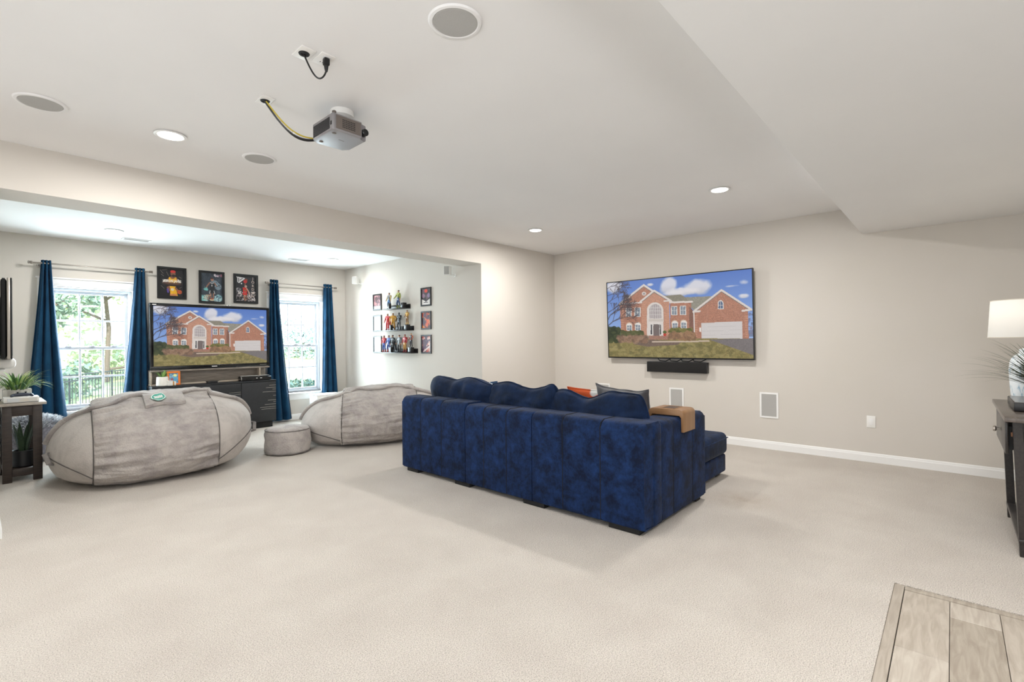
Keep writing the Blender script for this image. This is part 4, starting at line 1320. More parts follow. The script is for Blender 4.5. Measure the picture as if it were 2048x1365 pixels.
B('logo_mark', STEEL, tv2, (3.09, 3.19, yT - .0132, yT - .0118, c0 + .019, c0 + .023))
B('stand', BLACK, tv2, (2.15, 2.75, yT + .0, yT + .11, .966, .977), bev=.003)
t = thing('tv_camera', 'tiny white camera clipped on top of the small television', 'camera', (2.64, yT, c1))
B('body', WHITE, t, (2.612, 2.668, yT - .016, yT + .02, c1 + .0005, c1 + .016), bev=.004)
B('lens', BLACK, t, (2.634, 2.646, yT - .0175, yT - .015, c1 + .004, c1 + .012))

# things on the cabinet
CER = mat('ceramic_white', 'e6e2dc', 0.35, c2='dcd6cd', nscale=9)
SOIL = mat('soil', '3a2c22', 0.95)
LEAFS = [mat('leaf_green_%d' % i, c, 0.5, c2=c2, nscale=12, stretch=(1, 1, 4)) for i, (c, c2) in enumerate((('4f7a3a', '6f9a4c'), ('7fa552', '9cbc68'), ('2f5230', '44693b'), ('b4c07a', 'c9cc96')))]
def blade_mesh(L, w, curl, n=8, fold=.25):
    mb = MB()
    rows = []
    for k in range(n + 1):
        u = k / n
        a = curl * u
        x = L * (math.sin(a) / curl if abs(curl) > 1e-4 else u) if False else 0
        # integrate a bending stem in the x/z plane
        rows.append(u)
    px, pz, ang = 0.0, 0.0, 0.0
    prev = None
    for k in range(n + 1):
        u = k / n
        ww = w * (math.sin(PI * min(1, .12 + u * .88)) ** .6) * (1 - u * .35)
        if k == n: ww = w * .05
        tx_, tz_ = math.cos(PI / 2 - curl * u), math.sin(PI / 2 - curl * u)
        nx, nz_ = -tz_, tx_
        row = [mb.b.verts.new((px + nx * fold * ww * .5, -ww / 2, pz + nz_ * fold * ww * .5)), mb.b.verts.new((px, 0, pz)), mb.b.verts.new((px + nx * fold * ww * .5, ww / 2, pz + nz_ * fold * ww * .5))]
        if prev:
            for j in (0, 1):
                mb.b.faces.new((prev[j], prev[j + 1], row[j + 1], row[j]))
        prev = row
        px += L / n * tx_
        pz += L / n * tz_
    me = bpy.data.meshes.new('leaf')
    for f in mb.b.faces: f.smooth = True
    mb.b.to_mesh(me)
    mb.b.free()
    return me
def leaves(parent, n, base, spread, variants, tilt, mats, scale=(.8, 1.1), arc=(0, 2 * PI)):
    """each leaf is an object of its own; variants share mesh data"""
    ms = []
    for L, w, curl in variants:
        for m in mats:
            me = blade_mesh(L, w, curl)
            me.materials.append(m)
            ms.append(me)
    for k in range(n):
        o = link('leaf', ms[random.randrange(len(ms))], parent)
        az = random.uniform(*arc)
        tl = random.uniform(*tilt)
        r = spread * math.sqrt(random.random())
        s = random.uniform(*scale)
        P0 = Vector(base) + Vector((r * math.cos(az) , r * math.sin(az), 0))
        o.matrix_local = Matrix.Translation(o.location) @ Matrix.Translation(P0) @ Matrix.Rotation(az, 4, 'Z') @ Matrix.Rotation(tl, 4, 'Y') @ Matrix.Scale(s, 4)

t = thing('potted_succulent', 'small green plant in a white tapered pot on the media cabinet', 'plant', (1.775, 8.13, Z1))
MB().lathe([(.064, 0), (.074, .01), (.068, .12), (.064, .128), (.058, .122), (.054, .10), (.0001, .10)], (1.775, 8.13, Z1), 32).done('pot', CER, t)
MB().lathe([(.0001, .106), (.056, .104)], (1.775, 8.13, Z1), 24).done('soil', SOIL, t)
leaves(t, 16, (1.775, 8.13, Z1 + .105), .02, [(.13, .026, .9), (.11, .030, 1.3), (.12, .022, .5)], (.15, 1.0), [LEAFS[1], LEAFS[0]])
t = thing('photo_frame', 'orange photo frame standing on the media cabinet', 'photo frame', (1.915, 8.13, Z1))
Mf = Matrix.Translation((1.915, 8.155, Z1 + .001)) @ Matrix.Rotation(-.12, 4, 'Z') @ Matrix.Rotation(-.2, 4, 'X')
ORF = mat('orange_lacquer', 'd9711c', .4)
frame_box(t, -.078, .078, 0, .195, .026, .014, Mf, ORF)
cv = Canvas(40, 52, (96, 156, 190)); cv.splat(60, (0, 0, 1, 1), .09, [(70, 130, 170), (150, 190, 200), (60, 100, 130)], .7)
cv.ell(.66, .22, .2, .13, (226, 222, 140)); cv.ell(.3, .62, .16, .14, (150, 70, 80)); cv.ell(.7, .6, .2, .16, (70, 150, 190))
place_panel('photo', panel_mesh(cv, 'photo'), PAPER, t, Mf @ Matrix.Translation((-.052, -.006, .026)) @ Matrix.Diagonal((.104, 1, .143, 1)))
MB().box(-.02, .02, .0, .004, 0, .13, M=Mf @ Matrix.Rotation(-.0, 4, 'X') @ Matrix.Translation((0, .002, .0))).done('easel', ORF, t)
t = thing('card_holder', 'small white and amber box in front of the orange photo frame', 'box', (1.868, 8.075, Z1))
B('body', CER, t, (1.818, 1.885, 8.068, 8.108, Z1, Z1 + .062), bev=.006)
B('lid', WHITE, t, (1.815, 1.888, 8.065, 8.111, Z1 + .062, Z1 + .070), bev=.003)
B('amber_band', mat('amber', 'c98b3c', .4), t, (1.885, 1.900, 8.072, 8.104, Z1, Z1 + .06), bev=.004)
B('tube', CER, t, (1.900, 1.925, 8.072, 8.104, Z1, Z1 + .058), bev=.008)
t = thing('streaming_box', 'small flat black box on the middle of the media cabinet', 'media box', (2.385, 8.11, Z1))
B('body', BLACK, t, (2.315, 2.462, 8.075, 8.165, Z1, Z1 + .030), bev=.004)
B('front_strip', STEEL, t, (2.445, 2.4625, 8.0742, 8.076, Z1 + .006, Z1 + .024))
t = thing('cable_box', 'silver-topped black cable box at the curtain end of the media cabinet', 'media box', (2.985, 8.14, Z1))
MB().prism([(8.085, Z1 + .008), (8.10, Z1 + .002), (8.200, Z1 + .002), (8.200, Z1 + .068), (8.115, Z1 + .072), (8.09, Z1 + .055)], 'x', 2.76, 3.215, bev=.006).done('body', mat('gloss_black', '08080a', .15), t)
B('top_panel', mat('silver_paint', 'c9c7c1', .35), t, (2.79, 3.20, 8.125, 8.198, Z1 + .069, Z1 + .075), bev=.002)
MB().lathe([(.0001, 0), (.030, 0), (.033, .004), (.030, .010), (.0001, .011)], (2.765, 8.105, Z1 + .036), 24, 'x').done('end_cap', STEEL, t)
for x, w in ((2.985, .022), (3.045, .028)):
    B('display_mark', WHITE, t, (x, x + w, 8.0835, 8.086, Z1 + .034, Z1 + .042))
for x in (2.80, 3.17):
    B('foot', BLACKM, t, (x, x + .03, 8.12, 8.20, Z1, Z1 + .004))

# white box under the lawn window
t = thing('white_box', 'plain white cabinet box on the floor under the lawn window', 'box', (4.18, 8.15, 0))
B('body', WHITE, t, (3.955, 4.430, 8.045, 8.345, 0, .425), bev=.008)
B('lid', TRIM, t, (3.950, 4.435, 8.040, 8.350, .425, .440), bev=.005)
B('side_seam', mat('pale_grey', 'c9c7c3', .5), t, (4.395, 4.400, 8.0435, 8.046, .01, .42))

# outlet with a black plug
t = thing('wall_outlet', 'white outlet with a black plug and cord, behind the second bean bag', 'outlet', (XA, 8.25, .45))
B('plate', WHITE, t, (XA - .006, XA, 8.215, 8.29, .39, .51), bev=.003)
B('plug', BLACK, t, (XA - .045, XA - .006, 8.255, 8.295, .425, .475), bev=.006)
MB().tube([(XA - .045, 8.275, .45), (XA - .09, 8.29, .46), (XA - .10, 8.33, .42), (XA - .06, 8.36, .46), (XA - .05, 8.34, .40), (XA - .07, 8.30, .30), (XA - .06, 8.28, .12), (XA - .08, 8.26, .008)], .005, 6).done('cord', BLACK, t)

# ------------------------------------------------------------------ alcove side wall: small frames, shelves, figurines, speakers
# local frame on the alcove wall: x = -y world (rightwards when facing it), front towards -x
Ma = Matrix(((0, 1, 0, XA), (-1, 0, 0, 0), (0, 0, 1, 0), (0, 0, 0, 1)))
def small(label, yl, yr, z0, z1, cv, group='small framed prints by the shelves', fm=None):
    picture('framed_print', label, -yl, -yr, z0, z1, .022, cv, Ma, group, dep=.018, fm=fm)
def abstract(seed_cols, n, bgc):
    c = Canvas(30, 46, bgc); c.splat(n, (0, 0, 1, 1), .14, seed_cols, .8)
    return c
DGF = mat('frame_charcoal', '2a2b30', .4)
c = abstract([(170, 110, 110), (196, 150, 150), (120, 80, 90), (90, 70, 80)], 60, (160, 120, 124)); c.ell(.4, .25, .2, .16, (90, 70, 70)); c.rect(0, .78, 1, 1, (190, 200, 214), .06)
small('pink-toned small framed print, topmost of the column nearest the windows', 7.558, 7.300, 1.890, 2.172, c)
c = abstract([(190, 200, 210), (210, 216, 222), (170, 184, 198)], 30, (205, 212, 220)); c.poly([(.35, 0), (.65, 0), (.56, .55), (.44, .55)], (226, 230, 234)); c.line((.05, .66), (.95, .66), 1.6, (90, 100, 115)); c.line((.5, .7), (.5, .95), 1.5, (150, 160, 172))
small('pale blue-white small framed print, middle of the column nearest the windows', 7.562, 7.302, 1.520, 1.805, c)
c = Canvas(30, 46, (196, 204, 214))
for k in range(7):
    c.path([(.15 + .1 * (k % 3), .48 + .07 * k), (.4 + .1 * (k % 2), .44 + .07 * k), (.8, .50 + .065 * k)], 1.2, (120, 112, 120))
small('pale signed small framed print, lowest of the column nearest the windows', 7.560, 7.305, 1.150, 1.440, c)
c = abstract([(60, 52, 54), (120, 90, 100), (84, 76, 92), (40, 36, 40)], 60, (62, 56, 60)); c.ell(.5, .13, .18, .12, (206, 62, 40)); c.ell(.2, .42, .16, .14, (140, 110, 130)); c.ell(.8, .42, .16, .14, (140, 120, 150)); c.poly([(0, .62), (.3, .72), (.5, .82), (.7, .72), (1, .62), (1, 1), (0, 1)], (220, 214, 210), .03); c.rect(.25, .82, .75, .86, (60, 50, 50))
small('dark small framed print with a red spot, topmost of the column nearest the beam', 6.198, 5.943, 1.888, 2.177, c)
c = abstract([(206, 84, 44), (226, 140, 70), (60, 36, 60), (120, 40, 44), (40, 30, 50)], 90, (150, 70, 50))
small('fiery orange small framed print, middle of the column nearest the beam', 6.197, 5.948, 1.525, 1.808, c, fm=DGF)
c = abstract([(220, 150, 130), (70, 50, 70), (190, 70, 60), (226, 200, 190), (50, 40, 70)], 80, (160, 110, 110)); c.line((.1, .9), (.7, .3), 5, (80, 50, 80)); c.line((.2, .95), (.95, .6), 4, (226, 205, 200))
small('pink and purple diagonal small framed print, lowest of the column nearest the beam', 6.201, 5.947, 1.150, 1.440, c, fm=DGF)

SHELF = mat('shelf_black', '1a1718', .35, c2='221f1f', nscale=20)
def shelf(y1, y0, z, label, riser_y, post_y):
    """ledge from y1 (window end) to y0, its top surface at z"""
    t = thing('display_shelf', label, 'shelf', (XA, (y0 + y1) / 2, z), 'black figurine shelves')
    B('ledge', SHELF, t, (XA - .145, XA, y0, y1, z - .014, z), bev=.003)
    B('back_rail', SHELF, t, (XA - .012, XA, y0, y1, z, z + .062), bev=.002)
    B('post', SHELF, t, (XA - .143, XA - .105, post_y - .022, post_y + .022, z, z + .085), bev=.003)
    B('riser_block', SHELF, t, (XA - .110, XA - .045, riser_y - .038, riser_y + .038, z, z + .082), bev=.004)
shelf(7.08, 6.48, 1.886, 'black figurine shelf, topmost and shortest of the three', 6.560, 6.885)
shelf(7.17, 6.39, 1.530, 'black figurine shelf, middle of the three', 6.47, 6.845)
shelf(7.27, 6.29, 1.166, 'black figurine shelf, lowest and longest of the three', 6.37, 6.845)

def figure_mesh(pose):
    """generic toy figure, 1 unit tall standing at the origin facing -x, skinned over a simple skeleton"""
    P = {'pel': (0, 0, .52), 'wst': (0, 0, .62), 'chs': (-.005, 0, .76), 'nck': (0, 0, .855), 'hd': (-.012, 0, .925), 'top': (0, 0, .985)}
    R = {'pel': .075, 'wst': .066, 'chs': .095, 'nck': .034, 'hd': .062, 'top': .040}
    E = [('pel', 'wst'), ('wst', 'chs'), ('chs', 'nck'), ('nck', 'hd'), ('hd', 'top')]
    for s, sg in (('l', 1), ('r', -1)):
        st = pose['st']
        P['hip' + s] = (0, sg * .062, .49); P['kn' + s] = (-.012 - pose['kf' + s] * .06, sg * (.075 + st * .5), .275); P['an' + s] = (.010 + pose['kf' + s] * .02, sg * (.08 + st), .055); P['to' + s] = (-.075, sg * (.09 + st * 1.05), .028)
        R.update({'hip' + s: .062, 'kn' + s: .046, 'an' + s: .034, 'to' + s: .028})
        E += [('pel', 'hip' + s), ('hip' + s, 'kn' + s), ('kn' + s, 'an' + s), ('an' + s, 'to' + s)]
        a, b = pose['arm' + s]
        sh = Vector((0, sg * .135, .80))
        el = sh + Vector((-math.sin(b) * .17, sg * math.sin(a) * .17, -math.cos(a) * math.cos(b) * .17))
        fa, fb = pose['fore' + s]
        wr = el + Vector((-math.sin(fb) * .15, sg * math.sin(fa) * .15, -math.cos(fa) * math.cos(fb) * .15))
        hn = wr + (wr - el).normalized() * .06
        P['sh' + s], P['el' + s], P['wr' + s], P['hn' + s] = sh, el, wr, hn
        R.update({'sh' + s: .050, 'el' + s: .037, 'wr' + s: .027, 'hn' + s: .030})
        E += [('chs', 'sh' + s), ('sh' + s, 'el' + s), ('el' + s, 'wr' + s), ('wr' + s, 'hn' + s)]
    ks = list(P)
    me = bpy.data.meshes.new('figure')
    me.from_pydata([tuple(P[k]) for k in ks], [(ks.index(a), ks.index(b)) for a, b in E], [])
    o = bpy.data.objects.new('tmp_fig', me)
    COL.objects.link(o)
    sk = o.modifiers.new('s', 'SKIN')
    for i, k in enumerate(ks):
        v = me.skin_vertices[0].data[i]
        v.radius = (R[k], R[k])
        v.use_root = (k == 'pel')
    ss = o.modifiers.new('u', 'SUBSURF')
    ss.levels = ss.render_levels = 1
    dg = bpy.context.evaluated_depsgraph_get()
    out = bpy.data.meshes.new_from_object(o.evaluated_get(dg))
    bpy.data.objects.remove(o)
    for p in out.polygons: p.use_smooth = True
    return out
POSES = [dict(st=.02, kfl=0, kfr=.3, arml=(.28, .05), armr=(.28, .05), forel=(.15, .35), forer=(.15, .35)),
         dict(st=.03, kfl=.4, kfr=0, arml=(.5, -.1), armr=(.25, .2), forel=(-.1, .6), forer=(.2, .3)),
         dict(st=.015, kfl=.2, kfr=.2, arml=(.35, .1), armr=(.5, .1), forel=(-.5, .7), forer=(-.3, .9)),
         dict(st=.05, kfl=.5, kfr=.1, arml=(.8, .1), armr=(.3, .0), forel=(.9, .2), forer=(.1, .2))]
FIG = [figure_mesh(p) for p in POSES]
def plastic(c):
    return mat('toy_plastic_' + c, c, .45)
SKIN = 'b98a6e'
def figurine(label, y, z, h, pose, torso, arms, legs, boots, hair, cape=None, rz=0.0, skin=SKIN, belt=None):
    x = XA - .075
    t = thing('figurine', label, 'figurine', (x, y, z), 'toy figurines on the shelves')
    me = FIG[pose].copy()
    zmin = min(v.co.z for v in me.vertices)
    Mx = Matrix.Translation((x, y, z)) @ Matrix.Rotation(rz, 4, 'Z') @ Matrix.Diagonal((h, h, h, 1)) @ Matrix.Translation((0, 0, -zmin))
    for c in (skin, torso, arms, legs, boots, belt or legs):
        me.materials.append(plastic(c))
    for p in me.polygons:
        c = p.center
        ay = abs(c.y)
        if c.z > .865: i = 0
        elif ay > .115 and c.z > .40: i = 2 if c.z > .53 else 0
        elif c.z > .575: i = 1
        elif c.z > .535: i = 5
        elif c.z > .17: i = 3
        else: i = 4
        p.material_index = i
    me.transform(Mx)
    link('body', me, t)
    mb = MB()
    n = 14
    for j in range(6):
        pass
    mb.lathe([(.050, .0), (.054, .022), (.047, .044), (.026, .060), (.0001, .064)], (.006, 0, .932), n)
    bmesh.ops.transform(mb.b, matrix=Mx, verts=mb.b.verts)
    mb.done('hair', plastic(hair), t, ang=180)
    if cape:
        def cf(u, v):
            w = .11 + .10 * v
            return Mx @ Vector((.075 + .05 * v + .012 * math.sin(u * 14), (u - .5) * 2 * w, .83 - .70 * v))
        mb = MB().grid(cf, 16, 12)
        r = bmesh.ops.extrude_face_region(mb.b, geom=mb.b.faces[:])
        for v_ in [g for g in r['geom'] if isinstance(g, bmesh.types.BMVert)]:
            v_.co.x += .002
        mb.done('cape', plastic(cape), t, ang=70)
def fy(px):   # shelf order helper: wall position for a figure
    return px
z1s, z2s, z3s = 1.886, 1.530, 1.166
figurine('grey and blue toy figurine on the top shelf', 6.965, z1s, .275, 1, '70767c', 'b9a06a', '2d5f8c', '24303c', '3c3630', rz=.1)
figurine('olive-shirted toy figurine in blue trousers on the top shelf', 6.700, z1s, .300, 3, '8f9640', '8f9640', '2f4a74', '8f9640', '3a3d28', rz=-.1)
figurine('red toy figurine with a red cape, window end of the middle shelf', 7.015, z2s, .285, 0, 'b8282a', 'b8282a', 'c03034', 'a81e22', 'c9b6a6', cape='c23a26', rz=.2)
figurine('golden-yellow toy figurine on the middle shelf', 6.860, z2s + .001, .285, 2, 'c8952e', 'c8952e', 'c39234', '8a5e22', '8a6a34', rz=.5)
figurine('all-black toy figurine on the middle shelf', 6.690, z2s, .290, 1, '1c2026', '1c2026', '1f2731', '15181c', '14161a', skin='3a3434')
figurine('yellow and brown toy figurine on the middle shelf riser', 6.470, z2s + .082, .235, 2, 'c79a3a', 'b58a4a', '8a6232', 'c79a3a', '6b4a2a')
figurine('red and blue toy figurine, first on the bottom shelf from the windows', 7.125, z3s, .285, 0, 'b02430', 'b02430', '274a9a', 'b02430', '7a2630', rz=.15)
figurine('blue toy figurine with red boots, second on the bottom shelf from the windows', 6.985, z3s, .285, 1, '24509c', '24509c', '2a4a94', 'b8302c', '26406c', rz=.1)
figurine('black and grey toy figurine, third on the bottom shelf from the windows', 6.770 + .105, z3s, .290, 2, '24282c', '2c3034', '1c1f22', '181a1c', '1c1e20', cape='1c1d20')
figurine('silver-grey toy figurine, fourth on the bottom shelf from the windows', 6.690, z3s, .290, 1, '787c7e', '6c7072', '4a4e50', '3a3d40', '4a3c32')
figurine('dark red and gold toy figurine, fifth on the bottom shelf from the windows', 6.535, z3s, .295, 0, 'a02226', 'a02226', 'b0802c', '8a1c20', '8a2226')
figurine('black and orange toy figurine on the bottom shelf riser', 6.370, z3s + .082, .225, 2, '2a2226', 'b0583a', '221e26', '191719', 'b0863c')

def satellite(y, z, rz, label):
    t = thing('satellite_speaker', label, 'speaker', (XA, y, z), 'white satellite speakers')
    M = Matrix.Translation((XA - .12, y, z)) @ Matrix.Rotation(rz, 4, 'Z')
    MB().box(-.045, .045, -.045, .045, -.055, .075, bev=.008, M=M).done('speaker_box', WHITE, t)
    MB().box(-.050, -.044, -.038, .038, -.048, .068, bev=.002, M=M).done('grille', GRILLE, t)
    MB().tube([(XA - .08, y - .01, z - .03), (XA - .05, y - .03, z - .05), (XA - .006, y - .035, z - .05)], .008, 8).lathe([(.022, 0), (.022, -.008), (.010, -.012)], (XA, y - .035, z - .05), 16, 'x').done('bracket', WHITE, t)
satellite(7.95, 2.44, .5, 'white satellite speaker on the alcove wall near the window corner')
satellite(5.42, 2.350, .5, 'white satellite speaker on the alcove wall just under the beam')

# ------------------------------------------------------------------ left side table group
tb = thing('side_table', 'narrow dark side table with a pale top beside the huge bean bag', 'table', (.345, 6.95, 0))
tx0, tx1, ty0, ty1 = .165, .505, 6.72, 7.30
B('top', WOODG, tb, (tx0, tx1, ty0, ty1, .742, .768), bev=.003)
lw = .068
for x, y in ((tx0 + .030, ty0 + .03), (tx1 - .030 - lw, ty0 + .03), (tx0 + .030, ty1 - .03 - .04), (tx1 - .030 - lw, ty1 - .03 - .04)):
    B('leg', WOODD, tb, (x, x + lw, y, y + .04, 0, .742), bev=.003)
B('apron', WOODD, tb, (tx0 + .098, tx1 - .098, ty0 + .035, ty0 + .06, .640, .742), bev=.002)
B('apron', WOODD, tb, (tx0 + .035, tx0 + .06, ty0 + .07, ty1 - .07, .640, .742), bev=.002)
B('apron', WOODD, tb, (tx1 - .06, tx1 - .035, ty0 + .07, ty1 - .07, .640, .742), bev=.002)
B('rail', WOODD, tb, (tx0 + .098, tx1 - .098, ty0 + .035, ty0 + .06, .055, .125), bev=.002)
B('lower_shelf', WOODD, tb, (tx0 + .034, tx1 - .034, ty0 + .072, ty1 - .075, .100, .120), bev=.002)
t = thing('snake_plant', 'snake plant in a black round pot on the side table lower shelf', 'plant', (.348, 6.92, .12))
MB().lathe([(.072, 0), (.083, .01), (.086, .16), (.082, .165), (.076, .16), (.074, .14), (.0001, .14)], (.348, 6.92, .12), 36).done('pot', mat('pot_black', '191a1c', .4), t)
MB().lathe([(.0001, .148), (.075, .145)], (.348, 6.92, .12), 24).done('soil', SOIL, t)
SNK = mat('snake_leaf', '1d3020', .5, c2='33472c', nscale=16, stretch=(1, 1, 5))
leaves(t, 11, (.348, 6.92, .262), .045, [(.31, .055, .12), (.27, .05, .2), (.34, .05, .06)], (.02, .24), [SNK], (.85, 1.05))
t = thing('grass_planter', 'bushy green grass in a pale square planter on the side table', 'plant', (.30, 7.12, .768))
MB().box(-.105, .105, -.06, .06, 0, .115, bev=.006, M=Matrix.Translation((.315, 7.12, .768))).done('planter', mat('planter_birch', 'd6d2cb', .6, c2='b3ada4', nscale=7, stretch=(10, 10, 1), detail=4), t)
leaves(t, 170, (.315, 7.12, .875), .080, [(.24, .014, 1.2), (.20, .014, .7), (.27, .012, 1.6), (.18, .014, .4)], (.05, .95), [LEAFS[0], LEAFS[1], LEAFS[2], LEAFS[3]], (.75, 1.15))
t = thing('console_box', 'white box-shaped game console on the side table', 'game console', (.325, 6.85, .768))
B('body', WHITE, t, (.208, .455, 6.765, 6.96, .772, .822), bev=.004)
B('front_panel', mat('console_front', 'd9d2c4', .4, c2='cfd3d6', nscale=12), t, (.232, .440, 6.762, 6.767, .780, .814), bev=.001, seg=1)
B('base', BLACKM, t, (.212, .450, 6.768, 6.955, .768, .773))
gp = thing('game_controller', 'dark blue-grey game controller lying on the white game console', 'controller', (.335, 6.84, .822))
CTRL = mat('controller_slate', '2b3142', .4)
mb = MB()
def gpf(u, v):
    a = u * 2 * PI
    q = (v - .5) * 2
    xr = .078 * math.cos(math.asin(max(-1, min(1, q)))) if False else 0
    r = math.sqrt(max(0, 1 - abs(q) ** 2.4))
    x = q * .080
    sag = -.010 * q * q * 2
    yy = .030 * r * math.cos(a) - .020 * abs(q) ** 2
    zz = .018 * r * math.sin(a) + sag * .3
    return (.335 + x, 6.84 + yy, .8435 + zz)
mb.grid(gpf, 20, 25, wrap_u=True)
mb.done('body', CTRL, gp, ang=180, weld=True)
for s_ in (-1, 1):
    MB().tube([(.335 + s_ * .055, 6.835, .842), (.335 + s_ * .070, 6.810, .836), (.335 + s_ * .074, 6.790, .832)], [.015, .014, .009], 10).done('grip', CTRL, gp)
    MB().lathe([(.007, 0), (.007, .008), (.010, .010), (.010, .013), (.0001, .014)], (.335 + s_ * .028, 6.832, .858), 14).done('thumb_stick', BLACK, gp)
t = thing('table_cables', 'tangle of black cables hanging behind the side table near the wall end', 'cable', (.16, 7.1, 0))
for k in range(4):
    pts = []
    for j in range(18):
        u = j / 17
        pts.append((.170 + .035 * math.sin(k * 2 + u * 9), 7.02 + .08 * k + .04 * math.sin(u * 7 + k), .79 - .785 * u if k else .785 - .5 * math.sin(PI * u * .9)))
    MB().tube(pts, .004, 6).done('cable', BLACK, t)

# edge-on television on the left wall
et = thing('edge_television', 'television seen edge-on on a black arm at the left wall', 'television', (.18, 6.9, 1.58))
Me = Matrix.Translation((.252, 6.30, 1.205)) @ Matrix.Rotation(-math.radians(2.1), 4, 'Z')
MB().box(-.012, .0, 0, 1.20, 0, .735, bev=.003, M=Me).done('bezel', BLACK, et)
MB().box(.0, .0012, .02, 1.18, .03, .71, M=Me).done('screen', mat('screen_off', '1a2230', .08), et)
MB().box(-.034, -.012, 0, 1.20, 0, .735, bev=.003, M=Me).done('silver_edge', STEEL, et)
MB().box(-.075, -.034, .03, 1.17, .0, .735, bev=.03, seg=4, M=Me).done('back_shell', BLACKM, et)
MB().box(-.20, -.07, .25, .85, .02, .58, bev=.02, seg=3, M=Me).done('mount_plate', BLACKM, et)
B('mount_arm', BLACK, et, (XL, .10, 6.75, 6.95, 1.45, 1.70), bev=.01)
# white headset on a small wall shelf
sh_ = thing('wall_shelf', 'thin white wall shelf below the edge-on television', 'shelf', (.08, 6.72, 1.10))
B('board', TRIM, sh_, (XL, .215, 6.57, 6.85, 1.088, 1.108), bev=.005)
for y in (6.60, 6.80):
    MB().prism([(XL, 1.00), (XL + .008, 1.00), (.10, 1.088), (XL, 1.088)], 'y', y - .006, y + .006).done('bracket', TRIM, sh_)
hs = thing('headset', 'white rounded headset with a strap resting on the thin wall shelf', 'headset', (.12, 6.70, 1.108))
MB().box(.02, .288, 6.60, 6.76, 1.108, 1.215, bev=.045, seg=5).done('visor', WHITE, hs)
MB().tube([(.19, 6.66, 1.21), (.185, 6.67, 1.255), (.17, 6.68, 1.285), (.10, 6.69, 1.30), (.05, 6.70, 1.27), (.04, 6.71, 1.20)], .012, 8).done('strap', WHITE, hs)

# ------------------------------------------------------------------ console table group at the right
ct = thing('console_table', 'dark console table with an open drawer at the right edge', 'table', (4.66, -.43, 0))
cx0, cx1, cy0, cy1, cz = 4.08, 5.27, -.68, -.224, .845
B('top', CONST, ct, (cx0, cx1, cy0, cy1, cz - .026, cz), bev=.003)
for x, y in ((4.205, -.298), (5.075, -.298), (4.205, -.64), (5.075, -.64)):
    mb = MB()
    mb.box(x, x + .045, y - .022, y + .022, 0, cz - .026, bev=.002, seg=1)
    for v in mb.b.verts:
        u = v.co.z / cz
        v.co.y += (.012 if y > -.5 else -.012) * u - (.014 if y > -.5 else -.014) * (1 - u)
    mb.done('leg', CONS, ct)
B('apron', CONS, ct, (4.24, 5.08, -.66, -.645, .56, cz - .026))
B('end_apron', CONS, ct, (4.215, 4.232, -.645, -.275, .60, cz - .026))
B('end_apron', CONS, ct, (5.09, 5.107, -.645, -.275, .56, cz - .026))
dr = B('drawer', CONS, ct, (4.27, 5.06, -.252, -.236, .60, .795), bev=.003)
B('drawer_side', BLACKM, ct, (4.285, 4.297, -.56, -.252, .625, .77))
B('drawer_side', BLACKM, ct, (5.033, 5.045, -.56, -.252, .625, .77))
B('drawer_runner', mat('runner_wood', '9a6c4c', .5), ct, (4.270, 4.284, -.50, -.262, .71, .735))
MB().tube([(4.665, -.234, .70), (4.665, -.215, .70)], .006, 10).lathe([(.012, 0), (.020, .008), (.018, .018), (.0001, .020)], (4.665, -.218, .70), 18, 'y').done('knob', STEEL, dr)
B('lower_shelf', CONS, ct, (4.19, 5.13, -.655, -.285, .085, .108), bev=.003)
# things on the console
t = thing('media_box', 'black flat box on the console table in front of the lamp', 'media box', (4.70, -.45, cz))
B('body', BLACK, t, (4.445, 4.930, -.60, -.287, cz + .004, cz + .058), bev=.004)
B('top_panel', CONST, t, (4.450, 4.925, -.595, -.292, cz + .0575, cz + .0605), bev=.001, seg=1)
for x in (4.47, 4.88):
    B('foot', BLACKM, t, (x, x + .025, -.58, -.31, cz, cz + .005))
lp = thing('table_lamp', 'table lamp with a white drum shade and white-blue textured ceramic base', 'lamp', (5.06, -.405, cz))
LX, LY = 5.06, -.405
LBASE = mat('lamp_ceramic', 'e8ecee', .3, c2='8fb2c6', nscale=38, stretch=(1, 1, .35), detail=3, lo=.55, hi=.68)
MB().lathe([(.0001, 0), (.092, 0), (.096, .008), (.096, .035), (.090, .048), (.094, .06), (.100, .14), (.104, .24), (.098, .30), (.082, .335), (.062, .352), (.050, .358), (.050, .385), (.038, .392), (.012, .396), (.012, .45), (.0001, .452)], (LX, LY, cz), 48).done('base', LBASE, lp)
SHADE = bpy.data.materials.new('lamp_shade_linen')
SHADE.use_nodes = True
nt = SHADE.node_tree
b_ = nt.nodes['Principled BSDF']
b_.inputs['Base Color'].default_value = (.80, .79, .77, 1)
b_.inputs['Roughness'].default_value = .9
tl_ = nt.nodes.new('ShaderNodeBsdfTranslucent')
tl_.inputs[0].default_value = (.80, .785, .75, 1)
ms_ = nt.nodes.new('ShaderNodeMixShader')
ms_.inputs[0].default_value = .5
nt.links.new(b_.outputs[0], ms_.inputs[1])
nt.links.new(tl_.outputs[0], ms_.inputs[2])
nt.links.new(ms_.outputs[0], nt.nodes['Material Output'].inputs[0])
sh0, sh1 = 1.318, 1.585
def shade_fn(u, v):
    r = .212 + (.196 - .212) * v
    return (LX + r * math.cos(2 * PI * u), LY + r * math.sin(2 * PI * u), sh0 + (sh1 - sh0) * v)
MB().grid(shade_fn, 64, 6, wrap_u=True).done('lamp_shade', SHADE, lp, ang=180)
for z, r in ((sh0, .212), (sh1, .196)):
    MB().tube([(LX + r * math.cos(2 * PI * k / 64), LY + r * math.sin(2 * PI * k / 64), z) for k in range(64)], .003, 6, closed=True).done('shade_rim', mat('shade_trim', 'd8d0c2', .8), lp)
